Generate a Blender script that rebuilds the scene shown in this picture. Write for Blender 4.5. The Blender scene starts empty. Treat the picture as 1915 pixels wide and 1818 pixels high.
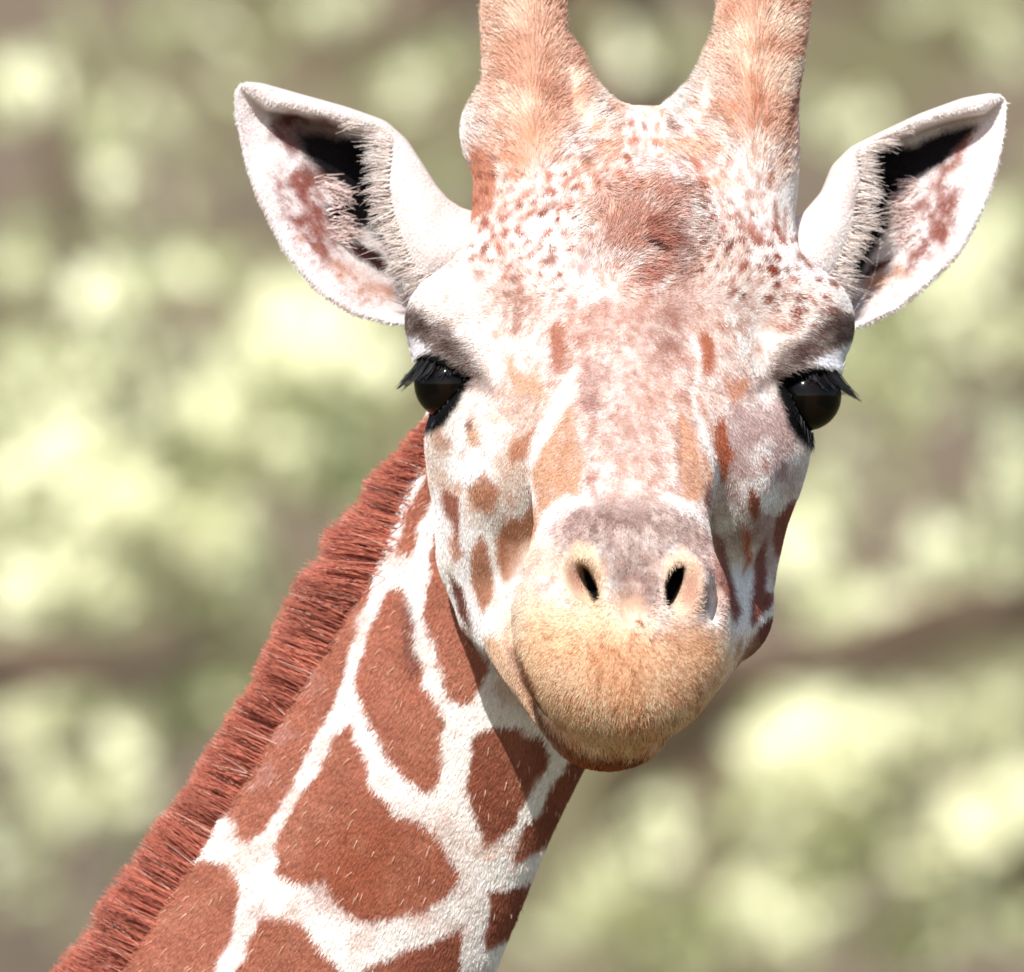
import bpy, math, random
import numpy as np
from mathutils import Vector
from concurrent.futures import ThreadPoolExecutor

rng = np.random.default_rng(7)
random.seed(7)
SC = bpy.context.scene

# ---------------------------------------------------------------- camera, sky, sun
U = 0.0003                    # metres per modelling unit (the giraffe is modelled in 0.3 mm units)
CX, CY = 957.5, 909.0         # modelling-unit origin of the head region
ZC = 4.30                     # height of that origin above the ground, metres
DCAM = 40000.0                # lens distance in modelling units (12 m)

cam_data = bpy.data.cameras.new('camera')
cam = bpy.data.objects.new('camera', cam_data)
SC.collection.objects.link(cam)
SC.camera = cam
cam.location = (0, -DCAM * U, ZC)
cam.rotation_euler = (math.radians(90), 0, 0)
cam_data.sensor_width = 36
cam_data.sensor_fit = 'HORIZONTAL'
cam_data.lens = 36 * DCAM / 1915.0
cam_data.clip_start = 0.5
cam_data.clip_end = 2000
cam_data.dof.use_dof = True
cam_data.dof.focus_distance = (DCAM - 470) * U
cam_data.dof.aperture_fstop = 13.5

SUN_EL, SUN_AZ = math.radians(42), math.radians(-15)   # azimuth: degrees left of the lens direction
sdir = Vector((math.sin(SUN_AZ) * math.cos(SUN_EL), -math.cos(SUN_AZ) * math.cos(SUN_EL), math.sin(SUN_EL)))
world = bpy.data.worlds.new('World')
SC.world = world
world.use_nodes = True
wn = world.node_tree
bg = wn.nodes['Background']
sky = wn.nodes.new('ShaderNodeTexSky')
sky.sky_type = 'NISHITA'
sky.sun_disc = False
sky.sun_elevation = SUN_EL
sky.sun_rotation = math.atan2(sdir.x, sdir.y)
wn.links.new(sky.outputs[0], bg.inputs[0])
bg.inputs[1].default_value = 0.12
sun_data = bpy.data.lights.new('sun', 'SUN')
sun_data.energy = 4.0
sun_data.angle = math.radians(0.5)
sun_data.color = (1.0, 0.96, 0.91)
sun = bpy.data.objects.new('sun', sun_data)
SC.collection.objects.link(sun)
sun.rotation_euler = sdir.to_track_quat('Z', 'Y').to_euler()
SC.view_settings.view_transform = 'Standard'
SC.view_settings.look = 'None'
SC.view_settings.gamma = 1
SC.view_settings.use_curve_mapping = False
SC.view_settings.exposure = 0.48
SC.cycles.use_denoising = True

# ---------------------------------------------------------------- helpers
def W(p):
    """modelling units (x right, y down, d away) -> world metres"""
    p = np.asarray(p, float)
    return np.stack([(p[..., 0] - CX) * U, p[..., 2] * U, ZC - (p[..., 1] - CY) * U], -1)

def P(x, y, d):
    """place of a landmark measured in the portrait, at its own depth d"""
    f = (DCAM + d) / DCAM
    return np.array([(x - CX) * f + CX, (y - CY) * f + CY, d], float)

def proj(p):
    f = DCAM / (DCAM + p[:, 2])
    return (p[:, 0] - CX) * f + CX, (p[:, 1] - CY) * f + CY

def smin(a, b, k):
    h = np.maximum(k - np.abs(a - b), 0.0) / k
    return np.minimum(a, b) - h * h * k * 0.25

def smax(a, b, k):
    return -smin(-a, -b, k)

def rotm(ax, ay, az):
    ax, ay, az = map(math.radians, (ax, ay, az))
    cx, sx, cy, sy, cz, sz = math.cos(ax), math.sin(ax), math.cos(ay), math.sin(ay), math.cos(az), math.sin(az)
    return (np.array([[cz, -sz, 0], [sz, cz, 0], [0, 0, 1]]) @ np.array([[cy, 0, sy], [0, 1, 0], [-sy, 0, cy]])
            @ np.array([[1, 0, 0], [0, cx, -sx], [0, sx, cx]])).astype(np.float32)

def ell(p, c, r, rot=(0, 0, 0)):
    q = p - np.asarray(c, np.float32)
    if rot != (0, 0, 0):
        q = q @ rotm(*rot)
    r = np.asarray(r, np.float32)
    k0 = np.sqrt(((q / r) ** 2).sum(-1))
    k1 = np.sqrt(((q / (r * r)) ** 2).sum(-1)) + 1e-9
    return np.where(k0 < 1e-3, -r.min(), k0 * (k0 - 1.0) / k1)

def spline(st, m):
    a = np.array([list(c) + [r, q] for c, r, q in st], float)
    e = np.vstack([2 * a[0] - a[1], a, 2 * a[-1] - a[-2]])
    out = []
    for i in range(1, len(e) - 2):
        for j in range(m):
            t = j / m
            out.append(0.5 * (2 * e[i] + (e[i + 1] - e[i - 1]) * t + (2 * e[i - 1] - 5 * e[i] + 4 * e[i + 1] - e[i + 2]) * t * t
                              + (3 * e[i] - e[i - 1] - 3 * e[i + 1] + e[i + 2]) * t ** 3))
    out.append(a[-1])
    return [(q[:3], float(q[3]), float(q[4])) for q in out]

def chain(p, st, side=(1, 0, 0), k=25.0):
    """swept body: stations (centre, radius along 'side', radius across); each span is an ellipsoidal cone"""
    out = None
    side = np.asarray(side, np.float32)
    if k > 30: st = spline(st, 3 if len(st) > 2 else 1)
    for (c0, a0, b0), (c1, a1, b1) in zip(st[:-1], st[1:]):
        c0 = np.asarray(c0, np.float32); c1 = np.asarray(c1, np.float32)
        ax = c1 - c0; L = float(np.linalg.norm(ax)); ax = ax / L
        s = side - ax * float(side @ ax); s = s / np.linalg.norm(s)
        n = np.cross(ax, s)
        q = p - c0
        t = np.clip((q @ ax) / L, 0, 1)
        q = q - t[..., None] * (ax * L)
        a = a0 + (a1 - a0) * t; b = b0 + (b1 - b0) * t
        m = (a + b) * 0.5
        x = q @ s; y = q @ n; z = q @ ax
        k0 = np.sqrt((x / a) ** 2 + (y / b) ** 2 + (z / m) ** 2)
        k1 = np.sqrt((x / a ** 2) ** 2 + (y / b ** 2) ** 2 + (z / m ** 2) ** 2) + 1e-9
        d = np.where(k0 < 1e-3, -np.minimum(a, b), k0 * (k0 - 1) / k1)
        out = d if out is None else np.minimum(out, d)
    return out

# ---------------------------------------------------------------- the giraffe's shape
EYE_L, EYE_R, EYE_RAD = P(840, 718, -20), P(1508, 740, -20), 66.0
EYES = ((EYE_L, EYE_RAD, (0.36, -0.90, 0.10), 22, (0.72, 0.66, 0.05), 22),
        (EYE_R, EYE_RAD, (-0.22, -0.96, 0.10), 34, (-0.86, 0.46, 0.05), 28))

NECK = [(P(1090, 690, 330), 215, 180), (P(1000, 900, 330), 240, 180), (P(908, 1200, 310), 266, 185),
        (P(780, 1442, 300), 280, 195), (P(655, 1690, 300), 302, 215), (P(480, 2010, 320), 340, 250),
        (P(250, 2420, 350), 400, 300), (P(60, 2760, 380), 470, 360)]

def head_sdf(p):
    # skull
    h = ell(p, P(1176, 560, 190), (300, 240, 280))
    h = smin(h, ell(p, P(1180, 400, 200), (284, 200, 200)), 90)
    h = smin(h, ell(p, P(1198, 340, 180), (215, 100, 120)), 70)
    # orbital ridges
    h = smin(h, chain(p, [(P(985, 530, 40), 120, 120), (P(866, 604, 56), 108, 106)], side=(0, 0, 1)), 80)
    h = smin(h, chain(p, [(P(1365, 530, 40), 120, 120), (P(1484, 608, 56), 108, 114)], side=(0, 0, 1)), 80)
    # forehead and rostrum
    h = smin(h, chain(p, [(P(1185, 560, 40), 250, 190), (P(1172, 740, -130), 225, 175), (P(1166, 870, -390), 172, 150),
                          (P(1163, 985, -620), 160, 150), (P(1163, 1080, -760), 175, 150)]), 70)
    # median horn boss
    h = smin(h, ell(p, P(1208, 415, -50), (95, 100, 62), (20, 0, 0)), 140)
    # frontal hollows between boss and ridges
    # cheeks and jaw
    h = smin(h, chain(p, [(P(905, 760, 60), 90, 120), (P(893, 905, 40), 86, 110), (P(905, 1040, 30), 86, 120), (P(948, 1130, -20), 92, 110)]), 60)
    h = smin(h, chain(p, [(P(1426, 790, 60), 76, 120), (P(1400, 905, 40), 88, 110), (P(1368, 1040, 30), 88, 120), (P(1345, 1130, -20), 96, 110)]), 60)
    h = smin(h, chain(p, [(P(1160, 820, 60), 270, 220), (P(1150, 1010, 0), 250, 190), (P(1155, 1130, -200), 210, 160)], k=50), 60)
    # zygomatic crest under the eyes
    h = smin(h, chain(p, [(P(900, 800, -20), 72, 80), (P(990, 880, -230), 92, 92)]), 120)
    h = smin(h, chain(p, [(P(1424, 820, -20), 62, 76), (P(1345, 890, -230), 86, 92)]), 120)
    h = smin(h, ell(p, P(965, 920, -130), (78, 95, 150)), 90)
    h = smin(h, ell(p, P(1358, 930, -130), (66, 95, 150)), 90)
    h = smin(h, ell(p, P(925, 1010, -70), (62, 100, 120)), 80)
    # lower jaw
    jaw = chain(p, [(P(955, 1150, -60), 75, 85), (P(1010, 1232, -330), 78, 80), (P(1068, 1306, -600), 76, 68), (P(1124, 1342, -725), 84, 68)])
    jaw = smin(jaw, chain(p, [(P(1350, 1150, -60), 80, 85), (P(1290, 1232, -330), 75, 80), (P(1210, 1296, -600), 76, 68), (P(1152, 1338, -725), 82, 66)]), 60)
    jaw = smin(jaw, chain(p, [(P(1150, 1120, -60), 160, 90), (P(1150, 1250, -420), 130, 80), (P(1140, 1335, -680), 90, 70)]), 60)
    h = smin(h, jaw, 50)
    # ossicones
    h = smin(h, chain(p, [(P(1030, 470, 130), 105, 110), (P(1000, 300, 150), 112, 105), (P(990, 150, 175), 85, 88), (P(980, 50, 195), 73, 78),
                          (P(978, -90, 225), 75, 78), (P(975, -230, 255), 92, 92), (P(975, -300, 270), 84, 84)], k=40), 60)
    h = smin(h, chain(p, [(P(1365, 480, 130), 105, 110), (P(1382, 300, 150), 100, 105), (P(1408, 150, 175), 86, 88), (P(1425, 50, 195), 79, 80),
                          (P(1433, -90, 225), 78, 80), (P(1440, -230, 255), 94, 92), (P(1440, -300, 270), 86, 84)], k=40), 60)
    h = smin(h, chain(p, [(P(1062, 130, 180), 22, 50), (P(1095, 200, 170), 36, 70), (P(1150, 262, 150), 50, 70)]), 34)
    h = smin(h, chain(p, [(P(1345, 130, 180), 18, 50), (P(1306, 200, 170), 36, 70), (P(1250, 262, 150), 48, 70)]), 34)
    h = smin(h, ell(p, P(915, 250, 170), (48, 62, 60)), 45)
    h = smin(h, ell(p, P(1440, 300, 190), (42, 90, 60)), 50)
    # ear roots
    h = smin(h, ell(p, P(885, 490, 220), (62, 70, 60), (0, 0, 35)), 50)
    h = smin(h, ell(p, P(1462, 495, 220), (62, 70, 60), (0, 0, -35)), 50)
    # muzzle: upper lip pad, wings of the nose
    m = ell(p, P(1163, 1190, -805), (200, 194, 150))
    m = smin(m, ell(p, P(1160, 1110, -740), (190, 120, 150)), 60)
    m = smin(m, ell(p, P(1097, 1083, -860), (56, 72, 52), (0, 0, -18)), 26)
    m = smin(m, ell(p, P(1268, 1092, -860), (56, 74, 52), (0, 0, 16)), 26)
    h = smin(h, m, 22)
    # nostrils
    for sx, c in ((-1, P(1097, 1083, -860)), (1, P(1268, 1092, -860))):
        if sx > 0: h = smax(h, -ell(p, c + np.array([68, 26, 4]), (9, 46, 34), (0, 0, 12)), 22)
        h = smin(h, ell(p, c + np.array([sx * 30, 4, -32]), (20, 54, 26), (0, 0, sx * 14)), 16)
    for c, rz in ((P(1101, 1090, -905), -24), (P(1262, 1096, -905), 17)):
        h = smax(h, -ell(p, c, (14, 40, 70), (0, 0, rz)), 10)
    h = smax(h, -ell(p, P(1088, 1082, -922), (28, 46, 24), (0, 0, -22)), 16)
    h = smax(h, -ell(p, P(1282, 1092, -922), (26, 50, 22), (0, 0, 14)), 16)
    # philtrum dip between the nostrils
    h = smax(h, -ell(p, P(1182, 1075, -935), (30, 84, 30)), 40)
    # eye sockets
    for c, r, n1, o1, n2, o2 in EYES:
        sx = -1 if c[0] < 1100 else 1
        h = smin(h, ell(p, c + np.array([-sx * 24, -6, 30]), (84, 86, 84)), 40)
        h = smin(h, ell(p, c + np.array([-sx * 34, -58, 6]), (70, 52, 74)), 70)
        q = p - c.astype(np.float32)
        rr = np.sqrt((q ** 2).sum(-1))
        a = q @ np.array(n1, np.float32) - o1
        b = q @ np.array(n2, np.float32) - o2
        lids = np.maximum(a, b)                       # > 0 where a lid covers the ball
        h = smax(h, -smax(rr - (r + 40), lids, 14), 10)
        h = smin(h, smax(rr - (r + 11), -lids, 8), 16)
        h = smax(h, -(rr - (r + 1.0)), 3)
    return h

def sdf(p):
    """head and neck as one smooth body; each half is only worked out where it can matter"""
    h = np.full(len(p), 400, np.float32); n = np.full(len(p), 400, np.float32)
    mh = p[:, 1] < 1540; mn = p[:, 1] > 380
    if mh.any(): h[mh] = head_sdf(p[mh])
    if mn.any(): n[mn] = chain(p[mn], NECK, side=(0.85, 0.52, 0), k=60)
    return smin(h, n, 34)

def surface_net(lo, hi, s, fn, B=12):
    """sparse evaluation of fn on a grid, then naive surface nets (numpy only)"""
    lo = np.array(lo, float); nb = np.ceil((np.array(hi) - lo) / (s * B)).astype(int)
    n = nb * B + 1
    cb = [lo[i] + (np.arange(nb[i]) + 0.5) * s * B for i in range(3)]
    C3 = np.stack(np.meshgrid(*cb, indexing='ij'), -1).reshape(-1, 3).astype(np.float32)
    fc = fn(C3)
    keep = np.abs(fc) < s * B * 0.87 + 12
    F = np.repeat(np.repeat(np.repeat(fc.reshape(nb), B, 0), B, 1), B, 2)
    F = np.pad(F, ((0, 1),) * 3, mode='edge').astype(np.float32)
    ids = np.argwhere(keep.reshape(nb))
    loc = np.stack(np.meshgrid(*[np.arange(B + 1)] * 3, indexing='ij'), -1).reshape(-1, 3)
    ids = ids[np.argsort(ids[:, 1], kind='stable')]
    def work(k):
        g = (ids[k:k + 40, None, :] * B + loc[None]).reshape(-1, 3)
        F[g[:, 0], g[:, 1], g[:, 2]] = fn((lo + g * s).astype(np.float32))
    with ThreadPoolExecutor(4) as ex:
        list(ex.map(work, range(0, len(ids), 40)))
    S = F < 0
    c = S[:-1, :-1, :-1].astype(np.int8)
    for dx in (0, 1):
        for dy in (0, 1):
            for dz in (0, 1):
                if dx + dy + dz:
                    c = c + S[dx:n[0] - 1 + dx, dy:n[1] - 1 + dy, dz:n[2] - 1 + dz]
    cell = np.argwhere((c > 0) & (c < 8))
    idx = np.full(c.shape, -1, np.int32)
    idx[cell[:, 0], cell[:, 1], cell[:, 2]] = np.arange(len(cell))
    acc = np.zeros((len(cell), 3)); cnt = np.zeros(len(cell))
    cor = [(a, b, d) for a in (0, 1) for b in (0, 1) for d in (0, 1)]
    for a in cor:
        for ax in range(3):
            if a[ax] == 0:
                b = list(a); b[ax] = 1
                fa = F[cell[:, 0] + a[0], cell[:, 1] + a[1], cell[:, 2] + a[2]]
                fb = F[cell[:, 0] + b[0], cell[:, 1] + b[1], cell[:, 2] + b[2]]
                m = (fa < 0) != (fb < 0)
                t = np.where(m, fa / np.where(m, fa - fb, 1), 0)
                q = np.tile(np.array(a, float), (len(cell), 1)); q[:, ax] = t
                acc[m] += q[m]; cnt[m] += 1
    V = lo + (cell + acc / cnt[:, None]) * s
    quads = []
    for ax in range(3):
        sl0 = [slice(1, -1)] * 3; sl1 = [slice(1, -1)] * 3
        sl0[ax] = slice(0, n[ax] - 1); sl1[ax] = slice(1, n[ax])
        a = S[tuple(sl0)]; b = S[tuple(sl1)]
        e = np.argwhere(a != b)
        fl = a[e[:, 0], e[:, 1], e[:, 2]]
        for i in range(3):
            if i != ax: e[:, i] += 1
        u, w = [i for i in range(3) if i != ax]
        def at(du, dw):
            q = e.copy(); q[:, u] += du; q[:, w] += dw
            return idx[q[:, 0], q[:, 1], q[:, 2]]
        Q = np.stack([at(-1, -1), at(0, -1), at(0, 0), at(-1, 0)], 1)
        flip = fl if ax != 1 else ~fl
        Q[~flip] = Q[~flip][:, ::-1]
        quads.append(Q)
    return V, np.concatenate(quads)

def grad(fn, p, e=3.0):
    g = np.stack([fn(p + np.float32(e) * np.eye(3, dtype=np.float32)[i]) - fn(p - np.float32(e) * np.eye(3, dtype=np.float32)[i]) for i in range(3)], -1)
    return g / (np.linalg.norm(g, axis=-1, keepdims=True) + 1e-9)

def mesh_from(name, V, F, mat=None, parent=None, smooth=True, world_space=False):
    me = bpy.data.meshes.new(name)
    F = np.asarray(F); k = F.shape[1]
    co = (V if world_space else W(V)).astype(np.float32)
    if parent is not None:
        co = co - ORIGIN.get(parent.name, np.zeros(3)).astype(np.float32)
    me.vertices.add(len(V)); me.vertices.foreach_set('co', co.ravel())
    me.loops.add(F.size); me.loops.foreach_set('vertex_index', F.ravel().astype(np.int32))
    me.polygons.add(len(F)); me.polygons.foreach_set('loop_start', np.arange(0, F.size, k, dtype=np.int32))
    me.update(calc_edges=True)
    if smooth: me.polygons.foreach_set('use_smooth', np.ones(len(F), bool))
    if mat: me.materials.append(mat)
    ob = bpy.data.objects.new(name, me)
    SC.collection.objects.link(ob)
    if parent is not None: ob.parent = parent; ORIGIN[ob.name] = ORIGIN.get(parent.name, np.zeros(3))
    return ob

ORIGIN = {}
def tag(o, label=None, cat=None, group=None, kind=None):
    for k, v in (('label', label), ('category', cat), ('group', group), ('kind', kind)):
        if v: o[k] = v
    return o

def empty(name, loc):
    o = bpy.data.objects.new(name, None); SC.collection.objects.link(o); o.location = loc
    ORIGIN[o.name] = np.array(loc, float)
    return o
# ---------------------------------------------------------------- ground and hillside
def mat_new(name):
    m = bpy.data.materials.new(name); m.use_nodes = True
    return m, m.node_tree, m.node_tree.nodes['Principled BSDF']

def lin(c):
    c = np.asarray(c, float) / 255.0
    return np.where(c <= 0.04045, c / 12.92, ((c + 0.055) / 1.055) ** 2.4)

def mat_noise(name, cols, scale, rough=0.9, spec=0.1, detail=6, stops=None, bump=0.0):
    m, nt, b = mat_new(name)
    tc = nt.nodes.new('ShaderNodeTexCoord')
    no = nt.nodes.new('ShaderNodeTexNoise'); no.inputs['Scale'].default_value = scale; no.inputs['Detail'].default_value = detail
    nt.links.new(tc.outputs['Object'], no.inputs['Vector'])
    cr = nt.nodes.new('ShaderNodeValToRGB')
    stops = stops or np.linspace(0.32, 0.68, len(cols))
    while len(cr.color_ramp.elements) < len(cols): cr.color_ramp.elements.new(0.5)
    for e, c, s_ in zip(cr.color_ramp.elements, cols, stops):
        e.position = float(s_); e.color = (*lin(c), 1)
    nt.links.new(no.outputs['Fac'], cr.inputs['Fac']); nt.links.new(cr.outputs['Color'], b.inputs['Base Color'])
    b.inputs['Roughness'].default_value = rough; b.inputs['Specular IOR Level'].default_value = spec
    if bump:
        bp = nt.nodes.new('ShaderNodeBump'); bp.inputs['Strength'].default_value = bump
        nt.links.new(no.outputs['Fac'], bp.inputs['Height']); nt.links.new(bp.outputs['Normal'], b.inputs['Normal'])
    return m
M_GROUND = mat_noise('dry_grass_ground', [(84, 78, 52), (110, 100, 66), (96, 100, 56)], 1.3)
M_HILL = mat_noise('hillside_scrub', [(88, 79, 66), (108, 94, 82), (100, 96, 68), (122, 109, 92)], 1.1, detail=4)
M_BARK = mat_noise('bark', [(84, 70, 58), (120, 102, 86)], 14, bump=0.4)

def grid_mesh(name, xs, ys, zf, mat, kind):
    X, Y = np.meshgrid(xs, ys, indexing='ij'); Z = zf(X, Y)
    v = np.stack([X, Y, Z], -1).reshape(-1, 3); b_ = len(ys)
    I, J = np.meshgrid(np.arange(len(xs) - 1), np.arange(b_ - 1), indexing='ij'); I, J = I.ravel(), J.ravel()
    f = np.stack([I * b_ + J, (I + 1) * b_ + J, (I + 1) * b_ + J + 1, I * b_ + J + 1], 1)
    o = mesh_from(name, v, f, mat, None, True, True)
    tag(o, kind=kind); return o
def sy(v): return np.sign(v) * np.abs(v)
gx = np.concatenate([-np.geomspace(900, 8, 26), np.linspace(-6, 6, 13), np.geomspace(8, 900, 26)])
grid_mesh('ground', gx, gx, lambda X, Y: 0.05 * np.sin(X * 0.7) * np.cos(Y * 0.5), M_GROUND, 'structure')
hx = np.linspace(-120, 120, 81); hy = np.linspace(38, 140, 50)
grid_mesh('hillside', hx, hy, lambda X, Y: -1.0 + 26 * (1 - np.exp(-np.clip(Y - 38, 0, None) / 26)) * (0.85 + 0.12 * np.sin(X * 0.05 + 1)) + 0.35 * np.sin(X * 0.9) * np.sin(Y * 0.7 + X * .3), M_HILL, 'structure')

# ---------------------------------------------------------------- trees behind the giraffe
def at(px, py, Y):
    """world place seen at portrait pixel (px, py), Y metres beyond the head"""
    f = (DCAM * U + Y) / (DCAM * U)
    return np.array([(px - CX) * U * f, Y, ZC - (py - CY) * U * f])

def tube(path, rad, n=9):
    path = np.array(path, float); rad = np.array(rad, float)
    V_, F_ = [], []
    for i, p in enumerate(path):
        t = path[min(i + 1, len(path) - 1)] - path[max(i - 1, 0)]; t /= np.linalg.norm(t)
        a = np.cross(t, (0.3, 1, 0.1)); a /= np.linalg.norm(a); b = np.cross(t, a)
        for k in range(n):
            w = 2 * math.pi * k / n
            V_.append(p + rad[i] * (1 + .08 * math.sin(3 * w + i)) * (a * math.cos(w) + b * math.sin(w)))
    for i in range(len(path) - 1):
        for k in range(n):
            F_.append((i * n + k, i * n + (k + 1) % n, (i + 1) * n + (k + 1) % n, (i + 1) * n + k))
    return np.array(V_), np.array(F_)

def smooth_path(pts, m=6):
    a = np.array(pts, float); e = np.vstack([2 * a[0] - a[1], a, 2 * a[-1] - a[-2]]); out = []
    for i in range(1, len(e) - 2):
        for j in range(m):
            t = j / m
            out.append(0.5 * (2 * e[i] + (e[i + 1] - e[i - 1]) * t + (2 * e[i - 1] - 5 * e[i] + 4 * e[i + 1] - e[i + 2]) * t * t + (3 * e[i] - e[i - 1] - 3 * e[i + 1] + e[i + 2]) * t ** 3))
    out.append(a[-1]); return np.array(out)

def mat_leaf(name, c1, c2):
    m, nt, b = mat_new(name)
    a = nt.nodes.new('ShaderNodeAttribute'); a.attribute_name = 'tint'
    mx = nt.nodes.new('ShaderNodeMix'); mx.data_type = 'RGBA'
    mx.inputs[6].default_value = (*lin(c1), 1); mx.inputs[7].default_value = (*lin(c2), 1)
    nt.links.new(a.outputs['Fac'], mx.inputs[0])
    tr = nt.nodes.new('ShaderNodeBsdfTranslucent'); ms = nt.nodes.new('ShaderNodeMixShader'); ms.inputs[0].default_value = 0.2
    nt.links.new(mx.outputs[2], b.inputs['Base Color']); nt.links.new(mx.outputs[2], tr.inputs['Color'])
    b.inputs['Roughness'].default_value = 0.42; b.inputs['Specular IOR Level'].default_value = 0.5
    nt.links.new(b.outputs[0], ms.inputs[1]); nt.links.new(tr.outputs[0], ms.inputs[2])
    nt.links.new(ms.outputs[0], nt.nodes['Material Output'].inputs['Surface'])
    return m
M_LEAF = mat_leaf('leaf', (134, 142, 82), (255, 254, 214))  # pale end of the tint paints sun glare into the leaf colour

def leaves(cen, size, tint, seed):
    """pointed, slightly folded leaves: 6 vertices, 4 triangles each"""
    r_ = np.random.default_rng(seed); n = len(cen)
    ax = r_.normal(0, 1, (n, 3)) + np.array([0, 0, -.5]); ax /= np.linalg.norm(ax, axis=1, keepdims=True)
    no = r_.normal(0, .45, (n, 3)) + np.array([-.2, -.9, .5]); no -= ax * (no * ax).sum(1, keepdims=True); no /= np.linalg.norm(no, axis=1, keepdims=True)
    sd = np.cross(ax, no)
    L_ = size[:, None]
    v = np.stack([cen - ax * L_ * .5, cen - ax * L_ * .12 + sd * L_ * .2 + no * L_ * .06, cen + ax * L_ * .25 + sd * L_ * .13 + no * L_ * .05, cen + ax * L_ * .5,
                  cen + ax * L_ * .25 - sd * L_ * .13 + no * L_ * .05, cen - ax * L_ * .12 - sd * L_ * .2 + no * L_ * .06], 1).reshape(-1, 3)
    b_ = np.arange(n)[:, None] * 6
    f = np.concatenate([b_ + np.array([0, 1, 2]), b_ + np.array([0, 2, 3]), b_ + np.array([0, 3, 4]), b_ + np.array([0, 4, 5])])
    return v, f, np.repeat(tint, 6)

def tree(label, base, trunk_top, trunk_r, limbs, blobs, Y, seed, extra, group):
    r_ = np.random.default_rng(seed)
    root = tag(empty('tree', tuple(base)), label, 'tree', group)
    tp = smooth_path([base, (np.array(base) * .6 + np.array(trunk_top) * .4) + np.array([.15, 0, 0]), trunk_top], 8)
    v, f = tube(tp, np.linspace(trunk_r, trunk_r * .55, len(tp)), 12)
    mesh_from('trunk', v, f, M_BARK, root, True, True)
    for pts, r0, r1 in limbs:
        q = smooth_path([trunk_top - np.array([0, 0, .3])] + [np.array(x_) for x_ in pts], 6)
        v, f = tube(q, np.linspace(r0, r1, len(q)), 8)
        mesh_from('branch', v, f, M_BARK, root, True, True)
    C_, S_, T_ = [], [], []
    for x_, y_, rx, ry, dens, tint in blobs:
        rx, ry = rx * 1.1, ry * 1.1
        n = int(dens ** 1.2 * (64 if seed < 300 else 20) * (rx * ry) / 3600) + 3
        k_ = r_.integers(0, 5, n); ca_ = r_.uniform(0, 6.28, 5)[k_]; cr_ = r_.uniform(.2, .95, 5)[k_]; tn_ = r_.normal(0, .28, 5)[k_]
        a_ = r_.uniform(0, 2 * math.pi, n); q = np.sqrt(r_.random(n)) * .5
        for u_, w_, tw_ in zip(x_ + rx * (q * np.cos(a_) + cr_ * np.cos(ca_)), y_ + ry * (q * np.sin(a_) + cr_ * np.sin(ca_)), tn_):
            C_.append(at(u_, w_, Y + r_.uniform(-.8, .8)))
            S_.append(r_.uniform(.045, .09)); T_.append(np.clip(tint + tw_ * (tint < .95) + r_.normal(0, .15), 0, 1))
        for _ in range(int(9 * dens) if seed < 300 else 1):
            C_.append(at(x_ + r_.normal(0, rx * 1.1), y_ + r_.normal(0, ry * 1.1), Y + r_.uniform(.2, 1.2))); S_.append(r_.uniform(.06, .11)); T_.append(r_.uniform(.1, .5))
    for cx_, cz_, rr_, n in extra:                      # the rest of the crown, round the part in view
        for _ in range(n):
            d_ = r_.normal(0, 1, 3); d_ /= np.linalg.norm(d_); k_ = rr_ * r_.uniform(.5, 1) 
            p_ = np.array([cx_, Y + .6, cz_]) + d_ * k_ * np.array([1, .8, .8])
            s_ = DCAM * U / (DCAM * U + p_[1])
            if abs(p_[0] * s_) < .30 and abs((p_[2] - ZC) * s_) < .29: continue
            C_.append(p_); S_.append(r_.uniform(.06, .11)); T_.append(r_.uniform(0, .8))
    v, f, tt = leaves(np.array(C_), np.array(S_), np.array(T_), seed + 1)
    o = mesh_from('crown', v, f, M_LEAF, root, False, True)
    a_ = o.data.attributes.new('tint', 'FLOAT', 'POINT'); a_.data.foreach_set('value', tt.astype(np.float32))
    return root
YL, YR, YM = 20.0, 21.5, 25.0
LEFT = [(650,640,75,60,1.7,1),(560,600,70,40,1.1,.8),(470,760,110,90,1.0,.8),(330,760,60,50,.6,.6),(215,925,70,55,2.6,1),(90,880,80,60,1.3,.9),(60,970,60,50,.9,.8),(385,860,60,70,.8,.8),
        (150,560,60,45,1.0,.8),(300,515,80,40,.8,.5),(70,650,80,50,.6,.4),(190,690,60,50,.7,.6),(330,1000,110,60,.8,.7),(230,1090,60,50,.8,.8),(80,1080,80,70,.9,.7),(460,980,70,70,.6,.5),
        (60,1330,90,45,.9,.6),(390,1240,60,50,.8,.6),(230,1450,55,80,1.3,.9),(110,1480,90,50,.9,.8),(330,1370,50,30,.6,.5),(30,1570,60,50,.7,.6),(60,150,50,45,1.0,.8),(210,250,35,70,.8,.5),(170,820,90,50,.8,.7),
        (560,820,70,80,.8,.6),(640,760,60,80,.6,.5),(660,880,60,60,.5,.4),(20,800,50,60,.8,.6),(500,680,80,50,.9,.7),(130,1200,120,30,.4,.4),(30,470,40,40,.4,.4),(420,1120,60,60,.5,.4)]
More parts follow.
